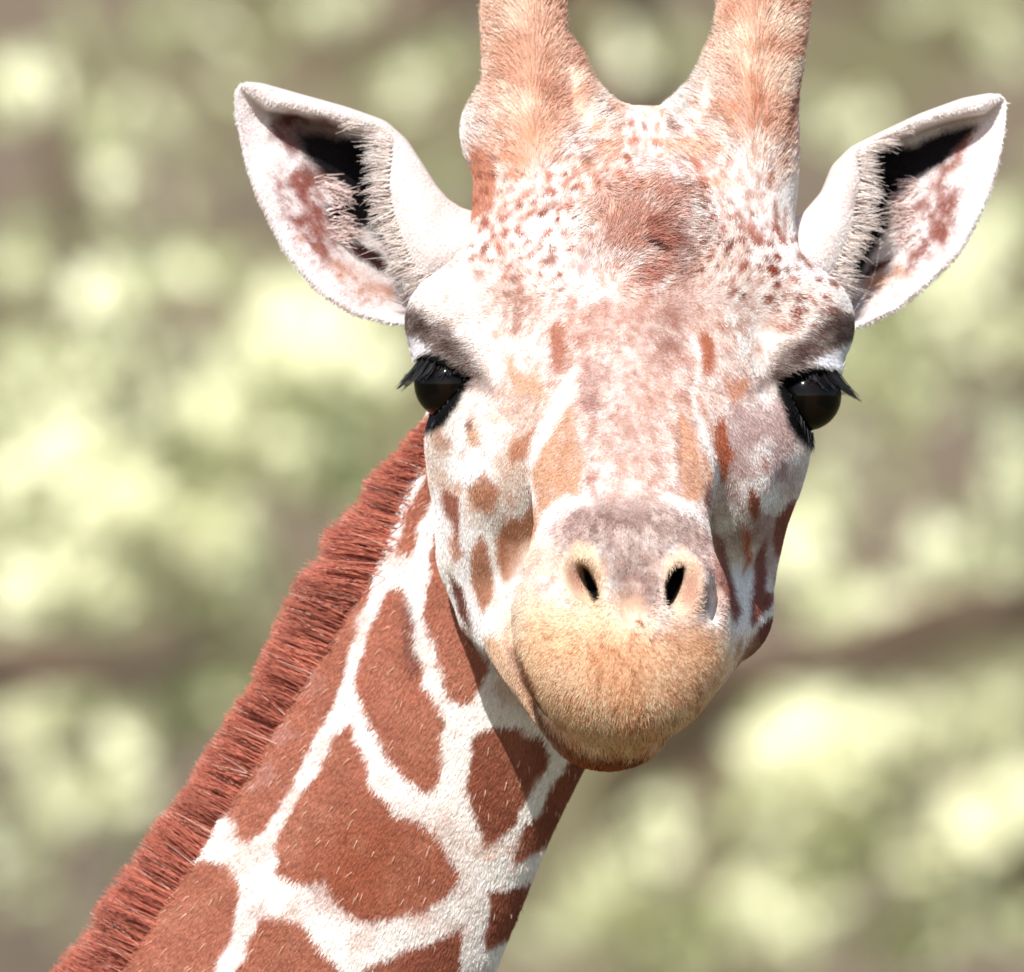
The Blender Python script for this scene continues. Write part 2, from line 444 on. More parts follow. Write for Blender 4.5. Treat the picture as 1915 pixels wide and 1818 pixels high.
RIGHT = [(1500,1010,40,60,1.6,1),(1650,1155,100,35,1.4,1),(1560,1130,50,40,.7,.7),(1470,1370,120,80,1.5,1),(1480,1500,100,60,1.2,.9),(1610,1330,60,40,.8,.7),(1700,1380,60,50,.8,.8),
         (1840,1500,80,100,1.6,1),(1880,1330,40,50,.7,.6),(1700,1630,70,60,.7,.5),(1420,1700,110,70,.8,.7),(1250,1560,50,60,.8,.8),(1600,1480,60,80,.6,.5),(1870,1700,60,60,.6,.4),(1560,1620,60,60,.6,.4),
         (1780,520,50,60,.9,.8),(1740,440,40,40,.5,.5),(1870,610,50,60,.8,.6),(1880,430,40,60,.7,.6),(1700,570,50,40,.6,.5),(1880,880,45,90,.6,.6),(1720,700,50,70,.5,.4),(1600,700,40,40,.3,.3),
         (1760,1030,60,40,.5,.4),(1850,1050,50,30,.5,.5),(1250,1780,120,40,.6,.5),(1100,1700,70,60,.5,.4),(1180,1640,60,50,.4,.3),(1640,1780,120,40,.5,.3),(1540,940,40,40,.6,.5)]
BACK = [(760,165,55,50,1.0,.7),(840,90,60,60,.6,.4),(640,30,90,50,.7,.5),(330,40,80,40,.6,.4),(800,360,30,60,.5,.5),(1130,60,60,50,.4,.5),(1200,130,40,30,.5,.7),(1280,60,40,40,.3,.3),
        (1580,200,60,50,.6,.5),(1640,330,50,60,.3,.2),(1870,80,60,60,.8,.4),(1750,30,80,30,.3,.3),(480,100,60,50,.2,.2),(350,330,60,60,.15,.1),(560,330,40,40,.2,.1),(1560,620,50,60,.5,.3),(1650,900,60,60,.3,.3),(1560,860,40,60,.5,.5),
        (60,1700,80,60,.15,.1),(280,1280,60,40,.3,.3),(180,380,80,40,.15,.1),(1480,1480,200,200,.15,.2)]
GRP = 'leafy trees far behind the giraffe'
bl = np.array([-3.6, YL + .3, 0.0]); tl = np.array([-2.7, YL + .2, 3.2])
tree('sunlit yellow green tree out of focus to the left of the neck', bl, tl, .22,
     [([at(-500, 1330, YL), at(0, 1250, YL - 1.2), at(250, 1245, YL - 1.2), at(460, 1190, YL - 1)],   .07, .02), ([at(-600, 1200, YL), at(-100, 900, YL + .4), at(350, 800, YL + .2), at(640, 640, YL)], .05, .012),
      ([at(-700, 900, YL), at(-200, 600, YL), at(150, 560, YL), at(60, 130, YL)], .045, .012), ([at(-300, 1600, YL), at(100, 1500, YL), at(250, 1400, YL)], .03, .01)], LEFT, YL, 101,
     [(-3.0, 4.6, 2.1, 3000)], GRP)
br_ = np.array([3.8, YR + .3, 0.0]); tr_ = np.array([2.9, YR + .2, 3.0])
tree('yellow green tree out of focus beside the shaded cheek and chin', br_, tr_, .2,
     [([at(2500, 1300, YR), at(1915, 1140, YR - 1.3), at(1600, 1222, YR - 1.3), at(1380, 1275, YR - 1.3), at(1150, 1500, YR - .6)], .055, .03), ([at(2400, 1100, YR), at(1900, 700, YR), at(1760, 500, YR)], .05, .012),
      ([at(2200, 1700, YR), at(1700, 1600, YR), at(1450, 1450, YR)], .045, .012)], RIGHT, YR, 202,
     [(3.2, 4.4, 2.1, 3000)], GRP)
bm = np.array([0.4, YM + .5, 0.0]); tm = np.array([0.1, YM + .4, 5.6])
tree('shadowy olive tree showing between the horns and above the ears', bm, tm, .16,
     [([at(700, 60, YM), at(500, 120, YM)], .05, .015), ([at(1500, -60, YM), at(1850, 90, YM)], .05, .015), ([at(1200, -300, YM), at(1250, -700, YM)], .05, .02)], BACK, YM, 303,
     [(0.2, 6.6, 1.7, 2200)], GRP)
# ---------------------------------------------------------------- coat colours
def noise2(n0, n1, cell, seed, octaves=3):
    """smooth value noise, -1..1"""
    r = np.random.default_rng(seed)
    out = np.zeros((n0, n1)); amp = 1.0; tot = 0.0
    for o in range(octaves):
        c = max(cell / 2 ** o, 1.5)
        g = r.uniform(-1, 1, (int(n0 / c) + 3, int(n1 / c) + 3))
        a = np.arange(n0) / c; b = np.arange(n1) / c
        ia = a.astype(int); ib = b.astype(int)
        fa = (a - ia)[:, None]; fb = (b - ib)[None, :]
        fa = fa * fa * (3 - 2 * fa); fb = fb * fb * (3 - 2 * fb)
        g00 = g[ia][:, ib]; g10 = g[ia + 1][:, ib]; g01 = g[ia][:, ib + 1]; g11 = g[ia + 1][:, ib + 1]
        out += amp * (g00 * (1 - fa) * (1 - fb) + g10 * fa * (1 - fb) + g01 * (1 - fa) * fb + g11 * fa * fb)
        tot += amp; amp *= 0.55
    return out / tot * 1.6

class Coat:
    """flat colour chart of one side of the hide, looked up once per hair root"""
    X0, Y0, X1, Y1, S = 100, -460, 1940, 2960, 2.0
    def __init__(s, base):
        s.w = int((s.X1 - s.X0) / s.S); s.h = int((s.Y1 - s.Y0) / s.S)
        s.a = np.tile(np.array(lin(base), np.float32), (s.h, s.w, 1))
        s.bare = np.zeros((s.h, s.w), np.float32)      # 1 = no fur grows here
    def box(s, xs, ys, m):
        x0 = max(int((min(xs) - m - s.X0) / s.S), 0); x1 = min(int((max(xs) + m - s.X0) / s.S) + 1, s.w)
        y0 = max(int((min(ys) - m - s.Y0) / s.S), 0); y1 = min(int((max(ys) + m - s.Y0) / s.S) + 1, s.h)
        X, Y = np.meshgrid(s.X0 + (np.arange(x0, x1) + .5) * s.S, s.Y0 + (np.arange(y0, y1) + .5) * s.S)
        return slice(y0, y1), slice(x0, x1), X, Y
    def mask(s, pts, soft, jag=0.0, seed=0):
        pts = np.array(pts, float)
        sy, sx, X, Y = s.box(pts[:, 0], pts[:, 1], soft + jag)
        if jag:
            X = X + noise2(*X.shape, 9 + jag, 11 + seed) * jag; Y = Y + noise2(*X.shape, 9 + jag, 12 + seed) * jag
        inside = np.zeros(X.shape, bool); d = np.full(X.shape, 1e9)
        for a, b in zip(pts, np.roll(pts, -1, 0)):
            e = b - a; L = float(e @ e) + 1e-9
            t = np.clip(((X - a[0]) * e[0] + (Y - a[1]) * e[1]) / L, 0, 1)
            d = np.minimum(d, (X - a[0] - t * e[0]) ** 2 + (Y - a[1] - t * e[1]) ** 2)
            if a[1] != b[1]:
                inside ^= ((a[1] > Y) != (b[1] > Y)) & (X < (b[0] - a[0]) * (Y - a[1]) / (b[1] - a[1]) + a[0])
        d = np.sqrt(d) * np.where(inside, 1, -1)
        return sy, sx, np.clip(0.5 + d / (2 * soft), 0, 1)
    def poly(s, pts, col, soft=5, op=1.0, jag=5.0, var=0.0, hole=0.0, bare=0.0):
        sy, sx, m = s.mask(pts, soft, jag, int(abs(pts[0][0] * 7 + pts[0][1])))
        c = lin(col)[None, None] * np.ones(m.shape + (1,))
        if var: c = c * (1 + var * noise2(*m.shape, 22, int(pts[0][0]))[..., None])
        if hole: m = m * np.clip(1 - hole * (0.5 + 1.2 * noise2(*m.shape, 12, int(pts[0][1]), 4)), 0, 1)
        m = (m * op)[..., None]
        s.a[sy, sx] = s.a[sy, sx] * (1 - m) + c * m
        if bare: s.bare[sy, sx] = np.maximum(s.bare[sy, sx], m[..., 0] * bare)
    def blob(s, x, y, rx, ry, col, op=1.0, ang=0.0, soft=0.6, hole=0.0, bare=0.0):
        r = max(rx, ry) * (1 + soft)
        sy, sx, X, Y = s.box([x - r, x + r], [y - r, y + r], 0)
        if X.size == 0: return
        c, n = math.cos(math.radians(ang)), math.sin(math.radians(ang))
        u = ((X - x) * c + (Y - y) * n) / rx; v = (-(X - x) * n + (Y - y) * c) / ry
        d = np.sqrt(u * u + v * v) + 0.18 * noise2(*X.shape, max(min(rx, ry), 3), int(x * 3 + y), 2)
        m = np.clip((1 + soft - d) / (2 * soft), 0, 1)
        if hole: m = m * np.clip(1 - hole * (0.5 + 1.2 * noise2(*m.shape, 14, int(x + y), 4)), 0, 1)
        m = (m * m * (3 - 2 * m) * op)[..., None]
        s.a[sy, sx] = s.a[sy, sx] * (1 - m) + lin(col) * m
        if bare: s.bare[sy, sx] = np.maximum(s.bare[sy, sx], m[..., 0] * bare)
    def line(s, pts, wid, col, op=1.0, soft=3.0, jag=2.0):
        l, r = [], []
        p = np.array(pts, float)
        for i in range(len(p)):
            t = p[min(i + 1, len(p) - 1)] - p[max(i - 1, 0)]; t /= np.linalg.norm(t) + 1e-9
            k = wid * (1.0 if 0 < i < len(p) - 1 else 0.35)
            l.append(p[i] + np.array([-t[1], t[0]]) * k); r.append(p[i] - np.array([-t[1], t[0]]) * k)
        s.poly(l + r[::-1], col, soft, op, jag)
    def mottle(s, pts, col, op, cell, seed, soft=40, thr=0.0, gain=2.0):
        sy, sx, m = s.mask(pts, soft)
        n = np.clip((noise2(*m.shape, cell / s.S, seed, 4) - thr) * gain, 0, 1)
        m = (m * n * op)[..., None]
        s.a[sy, sx] = s.a[sy, sx] * (1 - m) + lin(col) * m
    def look(s, x, y):
        i = np.clip(((y - s.Y0) / s.S).astype(int), 0, s.h - 1); j = np.clip(((x - s.X0) / s.S).astype(int), 0, s.w - 1)
        return s.a[i, j], s.bare[i, j]

WHITE, CREAM = (238, 231, 226), (232, 214, 200)
NB = (160, 99, 78)          # neck brown
OR = (206, 150, 118)        # pale orange of the face
RB = (166, 104, 84)         # red brown
DK = (92, 58, 54)
GP = (168, 138, 136)        # grey pink

# --- neck
N = Coat(WHITE)
NP = [
 [(808,870),(800,877),(770,931),(750,981),(735,1031),(773,1031),(785,996),(789,966),(808,931),(825,900)],
 [(690,1066),(702,1075),(700,1089),(681,1146),(650,1223),(642,1261),(620,1330),(585,1395),(555,1450),(527,1510),(500,1555),(475,1574),(446,1556),(423,1515),(400,1480),(440,1400),(500,1310),(560,1225),(620,1140)],
 [(739,1096),(716,1108),(704,1154),(685,1197),(670,1243),(667,1297),(677,1330),(699,1365),(728,1417),(768,1462),(797,1482),(823,1480),(828,1422),(831,1359),(814,1302),(791,1254),(779,1212),(775,1174),(770,1139),(760,1105)],
 [(812,990),(808,1043),(797,1097),(793,1120),(800,1174),(816,1212),(835,1266),(843,1304),(862,1320),(885,1304),(897,1277),(915,1240),(880,1180),(860,1100),(845,1000)],
 [(925,1355),(912,1365),(883,1388),(877,1440),(877,1497),(894,1537),(906,1583),(929,1572),(958,1537),(986,1480),(1030,1417),(1010,1370)],
 [(1110,1400),(1060,1430),(1027,1480),(998,1531),(969,1583),(963,1606),(980,1609),(1021,1577),(1060,1560),(1130,1445)],
 [(1010,1640),(975,1652),(917,1664),(917,1709),(912,1750),(917,1773),(975,1735)],
 [(653,1353),(630,1365),(601,1428),(567,1480),(544,1526),(515,1583),(521,1623),(555,1652),(601,1649),(624,1681),(653,1704),(682,1718),(739,1710),(785,1704),(820,1687),(854,1658),(857,1629),(831,1589),(802,1549),(739,1520),(699,1468),(682,1422),(659,1365)],
 [(330,1600),(366,1602),(418,1612),(441,1635),(452,1664),(441,1704),(429,1755),(395,1818),(350,1930),(280,2010),(130,2030),(120,1900),(217,1780),(280,1700)],
 [(492,1710),(538,1712),(578,1744),(601,1778),(640,1818),(690,1900),(640,2010),(520,2080),(400,2040),(380,1960),(441,1818),(475,1744)],
 [(866,1738),(797,1761),(739,1784),(682,1807),(676,1830),(730,1910),(790,1990),(858,1960),(870,1880),(864,1784)],
 [(260,2060),(150,2100),(100,2160),(100,2420),(220,2500),(330,2400),(370,2200),(350,2090)],
 [(420,2090),(400,2220),(370,2420),(480,2520),(620,2430),(700,2200),(700,2060),(640,2050),(520,2110)],
]
for i, q in enumerate(NP):
    N.poly(q, NB, soft=3.5, jag=7, var=0.10)
for q in (NP[4], NP[5], NP[6], NP[10]): N.poly(q, (128, 70, 50), 4, .75, 7, var=.1)
N.poly([(930,1350),(1030,1350),(1030,1500),(940,1560),(925,1450)], (70,40,32), 10, .0, 4)
N.mottle([(640,1500),(860,1560),(880,1680),(700,1720),(560,1650)], (138, 70, 44), .7, 160, 71, soft=50, thr=-.5, gain=1.3)
N.mottle([(400,1000),(1000,1000),(1000,1830),(150,1830)], (178, 122, 98), .35, 60, 72, soft=20, thr=0, gain=2)
N.mottle([(430,1560),(900,1560),(900,1750),(430,1750)], (150, 84, 58), 0.4, 120, 5, soft=60)
N.poly([(770,770),(850,770),(850,880),(775,880)], NB, 8, 1, 5)
N.line([(762,1112),(768,1180),(776,1240),(765,1262)], 15, (92, 56, 52), 0.5, 7, 6)
N.mottle([(500,1100),(680,1100),(520,1500),(380,1500)], (190, 150, 140), 0.4, 20, 8, soft=30)

# --- head
H = Coat(WHITE)
FACE = [(880,250),(1460,250),(1480,470),(1560,600),(1440,720),(1330,940),(1010,930),(900,720),(800,590),(870,470)]
H.mottle(FACE, (226, 194, 180), 0.6, 70, 21, soft=50, thr=-0.4, gain=1.3)
H.mottle([(900,480),(1420,500),(1380,720),(1280,900),(1060,900),(960,700)], (214, 174, 156), 0.3, 110, 27, soft=50, thr=-0.1, gain=1.6)
H.mottle(FACE, (168, 112, 98), 0.6, 24, 22, soft=50, thr=0.25, gain=2.2)
H.mottle(FACE, (184, 124, 104), 0.5, 9, 28, soft=50, thr=0.2, gain=2.5)
H.mottle(FACE, (170, 112, 94), 0.5, 16, 29, soft=50, thr=0.3, gain=3)
H.mottle([(1000,560),(1360,560),(1320,960),(1030,960)], (190, 136, 118), 0.45, 14, 30, soft=40, thr=0.0, gain=2.5)
H.mottle([(790,700),(1000,700),(1000,900),(900,960),(810,900)], (206, 180, 164), 0.8, 50, 32, soft=30, thr=-0.4, gain=1.4)
H.mottle([(800,480),(1010,420),(1010,640),(900,700),(800,600)], (255, 250, 246), 0.9, 110, 23, soft=50, thr=-0.6, gain=1.5)
H.mottle([(790,700),(1000,700),(1000,1000),(850,1000)], (170, 130, 116), 0.4, 12, 33, soft=30, thr=0.3, gain=3)
H.mottle([(780,800),(1000,720),(1010,1120),(900,1160),(820,1010)], (216, 180, 160), 0.65, 60, 24, soft=30, thr=-0.1, gain=1.6)
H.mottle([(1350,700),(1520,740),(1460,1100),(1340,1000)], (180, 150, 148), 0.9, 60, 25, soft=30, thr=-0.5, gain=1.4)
H.mottle([(1360,470),(1500,500),(1580,580),(1500,640),(1400,690),(1330,640)], (248,242,236), .6, 22, 34, soft=30, thr=-.35, gain=2)
H.mottle([(880,300),(1060,300),(1080,520),(860,560)], (250,246,242), .35, 60, 35, soft=30, thr=-.5, gain=2)
H.mottle([(1020,640),(1340,640),(1320,930),(1040,930)], (240,222,212), .5, 30, 36, soft=30, thr=0, gain=2)
H.mottle([(1020,560),(1340,560),(1320,940),(1040,940)], (168,112,98), .5, 7, 37, soft=30, thr=.15, gain=3)
H.mottle([(780,560),(1040,560),(1010,1000),(830,1000)], (186,140,124), .45, 7, 38, soft=30, thr=.2, gain=3)
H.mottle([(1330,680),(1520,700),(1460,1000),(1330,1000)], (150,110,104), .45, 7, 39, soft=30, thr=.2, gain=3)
for q, c, so, ho in [
 ([(887,278),(879,318),(868,347),(870,431),(901,409),(927,384),(930,318),(919,285)], (196,134,112), 4, 0),
 ([(941,274),(941,303),(971,318),(985,311),(982,292),(956,289)], (200,140,116), 6, .3),
 ([(956,382),(975,362),(1003,345),(1000,362),(975,376)], (184,118,98), 4, .2),
 ([(1016,352),(1030,344),(1044,365),(1030,372)], (176,112,94), 4, .2),
 ([(1041,595),(1029,614),(1032,654),(1037,679),(1046,699),(1056,679),(1066,654),(1059,632),(1061,609)], (176,116,96), 4, 0.1),
 ([(952,654),(950,686),(962,711),(972,741),(992,733),(1012,746),(1022,738),(1017,718),(1002,684),(992,703),(972,689),(967,656)], (204,164,138), 6, .3),
 ([(1071,755),(1039,790),(1019,830),(999,869),(999,896),(1007,929),(1012,956),(1029,944),(1039,931),(1059,921),(1079,929),(1094,872),(1096,835),(1079,810),(1082,785)], (204,158,130), 5, 0.15),
 ([(995,793),(980,810),(960,807),(955,827),(952,854),(960,867),(972,847),(985,820)], (204,158,130), 5, 0.2),
 ([(1096,669),(1089,708),(1086,736),(1096,763),(1108,780),(1121,763),(1126,723),(1136,689)], (176,134,126), 8, .3),
 ([(925,884),(888,896),(883,921),(888,939),(905,956),(923,936),(935,909)], (200,152,126), 7, 0.2),
 ([(1001,931),(985,960),(939,990),(928,1020),(931,1046),(947,1093),(962,1066),(978,1027),(1001,1004),(1012,965)], (200,148,120), 6, 0.1),
 ([(897,996),(881,1027),(877,1077),(881,1120),(904,1143),(924,1112),(928,1058),(916,1020)], (184,132,108), 4, 0),
 ([(827,908),(827,935),(843,981),(858,1023),(866,996),(870,950),(854,923)], (156,100,84), 5, 0),
 ([(839,1066),(843,1104),(862,1147),(883,1180),(876,1135),(862,1097)], (118,74,66), 4, 0),
 ([(904,1185),(912,1204),(928,1220),(943,1238),(947,1220),(935,1200),(916,1185)], (92,58,50), 4, 0),
 ([(824,1125),(822,1190),(839,1218),(874,1242),(915,1252),(885,1197),(850,1150)], (140,88,76), 5, 0),
 ([(804,795),(819,842),(839,847),(849,827),(829,797)], (190,152,134), 7, .2),
 ([(873,817),(893,835),(905,822),(898,797),(883,773)], (196,156,128), 6, .2),
 ([(1309,614),(1306,654),(1312,689),(1324,697),(1336,669),(1334,644),(1322,618)], (180,110,84), 4, 0),
 ([(1349,706),(1359,728),(1361,755),(1379,741),(1398,721),(1398,703),(1374,711)], (196,138,112), 5, .1),
 ([(1267,753),(1265,822),(1267,884),(1277,931),(1299,931),(1314,921),(1332,892),(1329,872),(1307,842),(1290,797),(1277,773)], (206,156,128), 4, 0.1),
 ([(1347,773),(1332,797),(1334,830),(1344,859),(1347,896),(1356,896),(1371,847),(1361,817),(1351,788)], (176,100,72), 4, 0),
 ([(1324,895),(1310,930),(1320,960),(1332,940),(1334,905)], (130,84,80), 5, .1),
 ([(1398,906),(1396,934),(1408,976),(1421,958),(1421,931),(1408,909)], (160,98,80), 4, 0),
 ([(1423,847),(1421,872),(1438,889),(1433,854)], (180,140,134), 5, 0),
 ([(1490,925),(1449,962),(1446,991),(1450,1035),(1475,1030),(1500,945)], (150,92,80), 4, 0),
 ([(1384,973),(1391,1010),(1395,1045),(1391,1080),(1409,1046),(1406,995)], (190,116,94), 5, 0),
 ([(1329,991),(1332,1039),(1340,1083),(1362,1138),(1373,1167),(1384,1138),(1373,1094),(1362,1046),(1351,1006)], (146,92,84), 5, 0),
 ([(1435,1002),(1420,1024),(1406,1075),(1402,1119),(1406,1170),(1435,1138),(1449,1108),(1428,1097),(1435,1046)], (142,86,76), 4, 0),
 ([(1460,1135),(1420,1167),(1391,1211),(1360,1262),(1400,1262),(1450,1218),(1470,1178)], (134,82,74), 4, 0),
 ([(1387,1181),(1373,1203),(1373,1229),(1387,1211)], (124,80,76), 3, 0),
]:
    H.poly(q, c, soft=so, jag=4, hole=ho, var=0.08)
H.blob(880, 790, 7, 10, (120, 66, 50), .8)
H.line([(1266,760),(1264,830),(1266,925)], 3, (150,110,100), .8, 3, 1)
# white blaze either side of the bridge
H.line([(1075,690),(1060,740),(1020,800),(995,860)], 12, (248,242,236), .85, 8, 5)
H.line([(1290,720),(1310,800),(1340,880)], 9, (244,236,230), .8, 6, 4)
H.line([(1008,1000),(1035,965),(1100,925)], 15, (250,246,242), .95, 6, 6)
H.line([(1240,925),(1290,950),(1322,975)], 12, (248,242,238), .95, 5, 5)
H.blob(880, 875, 50, 24, (250, 246, 244), .9, 20)
H.line([(870,900),(865,980),(872,1080),(895,1160),(930,1180)], 8, (240,232,230), .85, 4, 3)
H.line([(815,900),(822,960),(850,1040),(862,1060)], 7, (238,230,228), .8, 3, 3)
H.line([(940,1110),(965,1080),(985,1030)], 12, (242,234,232), .85, 6, 4)
# crown of the forehead: the darker boss and the smudges below it
for x, y, rx, ry, c, op, an in [
 (1192,398,72,50,(206,146,124),.5,0),(1200,375,70,40,(208,146,124),.6,-15),(1232,438,56,44,(166,90,74),.85,25),(1175,450,50,30,(190,118,96),.6,0),(1120,452,34,20,(186,120,104),.5,0),(1215,520,62,40,(170,100,84),.8,0),(1262,410,26,50,(170,110,100),.4,-25),(1130,360,50,24,(196,150,136),.5,-20),
 (1274,480,16,60,(128,84,80),.65,-8),(1092,492,26,26,(168,136,136),.7,0),(1240,600,46,44,(160,108,94),.8,0),(1245,650,30,64,(150,100,88),.85,0),
 (1150,580,46,26,(186,140,130),.5,0),(1110,600,34,30,(182,136,128),.45,0),(1170,345,60,24,(206,150,130),.5,0),(1235,350,38,20,(190,122,102),.5,30),
 (1180,650,60,80,(206,168,152),.35,0),(1180,850,50,80,(212,178,164),.4,0),(1235,760,24,50,(190,144,126),.4,0),(1300,560,40,40,(190,150,140),.4,0),
 (880,560,60,36,(204,176,166),.4,20),(1360,340,40,20,(222,158,124),.6,0)]:
    H.blob(x, y, rx, ry, c, op, an, .8, hole=.5)
H.line([(1202,450),(1222,458),(1242,466)], 5, (66,30,26), 1, 3, 1)
# freckles
for x, y in [(945,409),(908,426),(921,444),(943,442),(971,430),(996,404),(941,473),(887,484),(952,501),(996,477),(1033,528),(985,458),(915,395),(1020,440),(968,390),
             (1050,392),(1035,300),(1080,270),(1065,335),(1120,300),(1150,245),(1190,262),(1235,270),(1255,240),(1180,235),(1295,300),(1280,245),(1320,255),(1310,350),(1340,285),(1105,245),(1060,250)]:
    H.blob(x + rng.normal(0, 2), y + rng.normal(0, 2), rng.uniform(8, 12), rng.uniform(4.5, 7), (166, 98, 82), .85, rng.uniform(-55, -25) if x < 1100 else rng.uniform(-90, 90), .5)
for i in range(150):
    x, y = rng.uniform(885, 1060), rng.uniform(320, 560)
    if (x - 885) / 175 + (560 - y) / 240 < 0.35: continue
    H.blob(x, y, rng.uniform(4, 8), rng.uniform(2.5, 4.5), (190, 136, 120), rng.uniform(.3, .7), rng.uniform(-60, -20), .6)
for i in range(34):
    t = rng.uniform(0, 1); x, y = 1360 + 190 * t, 520 + 90 * t + rng.uniform(-30, 50)
    H.blob(x, y, rng.uniform(16, 30), rng.uniform(2.5, 4.5), (200, 160, 148), rng.uniform(.3, .6), rng.uniform(-62, -48), .6)
for i in range(110):
    x, y = rng.uniform(900, 1460), rng.uniform(215, 420)
    H.blob(x, y, rng.uniform(4, 9), rng.uniform(3, 5), (196, 138, 118), rng.uniform(.3, .7), rng.uniform(40, 140), .6)
def freckle_field(x0, x1, y0, y1, step, inside_fn, size, col, op, angf, seed):
    r = np.random.default_rng(seed)
    k = 0
    for yy in np.arange(y0, y1, step):
        k += 1
        for xx in np.arange(x0 + (k % 2) * step * .5, x1, step):
            x, y = xx + r.normal(0, step * .17), yy + r.normal(0, step * .17)
            if r.random() < .12 or not inside_fn(x, y): continue
            z = size * math.exp(r.normal(0, .25))
            H.blob(x, y, z, z * r.uniform(.45, .7), tuple(np.clip(np.array(col) * math.exp(r.normal(0, .10)), 0, 255)), op * r.uniform(.6, 1.1), angf(x, y) + r.normal(0, 14), .35)
boss = lambda x, y: ((x - 1200) / 95) ** 2 + ((y - 440) / 100) ** 2 < 1
freckle_field(880, 1075, 330, 565, 27, lambda x, y: not boss(x, y) and (x - 880) / 190 + (575 - y) / 250 > .42, 8.5, (158, 92, 74), 1, lambda x, y: -42, 81)
freckle_field(1290, 1560, 330, 610, 25, lambda x, y: not boss(x, y) and y > 330 + (x - 1300) * .6 and y < 520 + (x - 1300) * .55, 9.5, (150, 88, 72), 1, lambda x, y: 36 if y < 400 + (x - 1300) * .75 else -50, 82)
freckle_field(905, 1470, 205, 345, 33, lambda x, y: True, 9.5, (176, 108, 84), .9, lambda x, y: 75 + (x - 1200) * .04, 83)
freckle_field(1060, 1330, 270, 400, 26, lambda x, y: not boss(x, y), 8, (180, 118, 98), .7, lambda x, y: 80, 84)
freckle_field(930, 1130, 470, 640, 30, lambda x, y: not boss(x, y), 8, (186, 132, 116), .6, lambda x, y: 90, 85)
H.mottle([(920,160),(1480,160),(1470,330),(900,330)], (222,170,140), .6, 40, 86, soft=40, thr=-.2, gain=1.6)
# ossicones
for sx, cx in ((-1, 985), (1, 1422)):
    H.poly([(cx-130,-460),(cx+130,-460),(cx+120,60),(cx+75,200),(cx-20 if sx < 0 else cx+60,300),(cx-60,210),(cx-110,60)], (218,160,130), 50, .85, 10)
    H.mottle([(cx-130,-300),(cx+130,-300),(cx+110,230),(cx-110,230)], (242,214,194), .8, 60, 31 + sx, soft=20, thr=-.1, gain=2)
    H.mottle([(cx-130,-300),(cx+130,-300),(cx+110,230),(cx-110,230)], (186,116,88), .6, 36, 41 + sx, soft=20, thr=.1, gain=2)
    H.poly([(cx-140,-460),(cx+140,-460),(cx+140,-190),(cx-140,-190)], (60,38,34), 20, 1)
H.line([(1065,20),(1068,90),(1095,140)], 14, (186,104,78), .6, 8)
for q, w in (([(1492,160),(1478,205),(1470,260)], 9), ([(1440,300),(1436,350)], 6), ([(1449,380),(1452,430),(1462,450)], 8), ([(1470,395),(1468,450)], 7), ([(1415,320),(1418,350)], 5), ([(1466,260),(1462,300)], 5)):
    H.line(q, w, (150, 90, 76), .85, 4, 3)
H.line([(1350,240),(1375,330),(1400,420)], 7, (240, 232, 228), .5, 5)
# brows, lids, surround of the eyes
H.poly([(742,552),(775,566),(812,590),(850,616),(878,650),(905,690),(918,722),(873,720),(839,676),(799,650),(768,632),(748,600)], (78,50,46), 14, .95, 6, hole=.15)
H.poly([(1608,575),(1562,580),(1530,596),(1495,622),(1455,650),(1432,690),(1416,726),(1455,718),(1497,690),(1522,668),(1562,652),(1600,640)], (78,50,48), 14, .95, 6, hole=.15)
H.poly([(745,616),(722,650),(738,680),(760,672),(782,660),(812,654),(790,632)], (236,230,234), 4, 1, 2)
H.poly([(1600,640),(1552,652),(1512,676),(1530,684),(1562,686),(1586,696),(1610,716),(1612,660)], (232,230,236), 4, 1, 2)
H.poly([(735,694),(756,676),(780,664),(808,656),(840,668),(866,690),(886,714),(868,738),(852,768),(828,796),(798,812),(765,800),(750,730)], (9,7,9), 5, 1, 3, bare=1)
H.poly([(1450,714),(1476,696),(1515,683),(1560,688),(1610,724),(1600,780),(1545,822),(1512,834),(1490,820),(1470,788),(1457,745)], (9,7,9), 5, 1, 3, bare=1)
H.blob(900, 722, 30, 7, (150,130,130), .6, 10); H.blob(1420, 722, 34, 7, (150,130,130), .6, -8)
# streaks of white and tan running down the bridge
for i in range(70):
    x, y = rng.uniform(1040, 1330), rng.uniform(560, 900)
    H.blob(x, y, rng.uniform(3, 6), rng.uniform(14, 34), (246, 238, 230) if i % 2 else (176, 130, 112), rng.uniform(.12, .35), (x - 1180) * -.05 + rng.normal(0, 9), .9, hole=.5)
for q in ([(905,880),(880,905),(888,948),(915,956),(938,915)], [(960,960),(928,1000),(926,1050),(947,1095),(968,1060),(1000,1000)], [(850,985),(838,1010),(850,1050),(866,1030)], [(1000,795),(975,815),(955,830),(955,866),(985,850)]):
    H.poly(q, (186,128,100), 5, .85, 5)
H.line([(905,960),(912,990),(935,1095),(960,1110)], 6, (246,238,232), .9, 4, 3)
# top of the nose
H.poly([(1044,988),(1077,958),(1124,937),(1161,930),(1215,930),(1252,955),(1307,973),(1328,1010),(1300,1020),(1234,1000),(1161,990),(1106,1010),(1062,1020)], (166,134,126), 12, .8, 12, hole=.4)
H.mottle([(1010,960),(1340,960),(1345,1150),(970,1150)], (208,168,160), .7, 34, 51, soft=20, thr=-.3, gain=1.4)
H.mottle([(1020,950),(1340,950),(1340,1080),(1020,1060)], (130, 98, 98), .55, 9, 54, soft=20, thr=.1, gain=2.5)
H.poly([(1150,1050),(1234,1050),(1230,1100),(1217,1140),(1179,1140),(1157,1108)], (150,124,120), 12, .85, 10, hole=.3)
H.poly([(1050,985),(1120,950),(1240,950),(1318,985),(1325,1040),(1290,1030),(1262,1022),(1240,1060),(1226,1130),(1160,1130),(1140,1080),(1118,1022),(1080,1012),(1050,1040)], (166,140,134), 14, .8, 10, hole=.25)
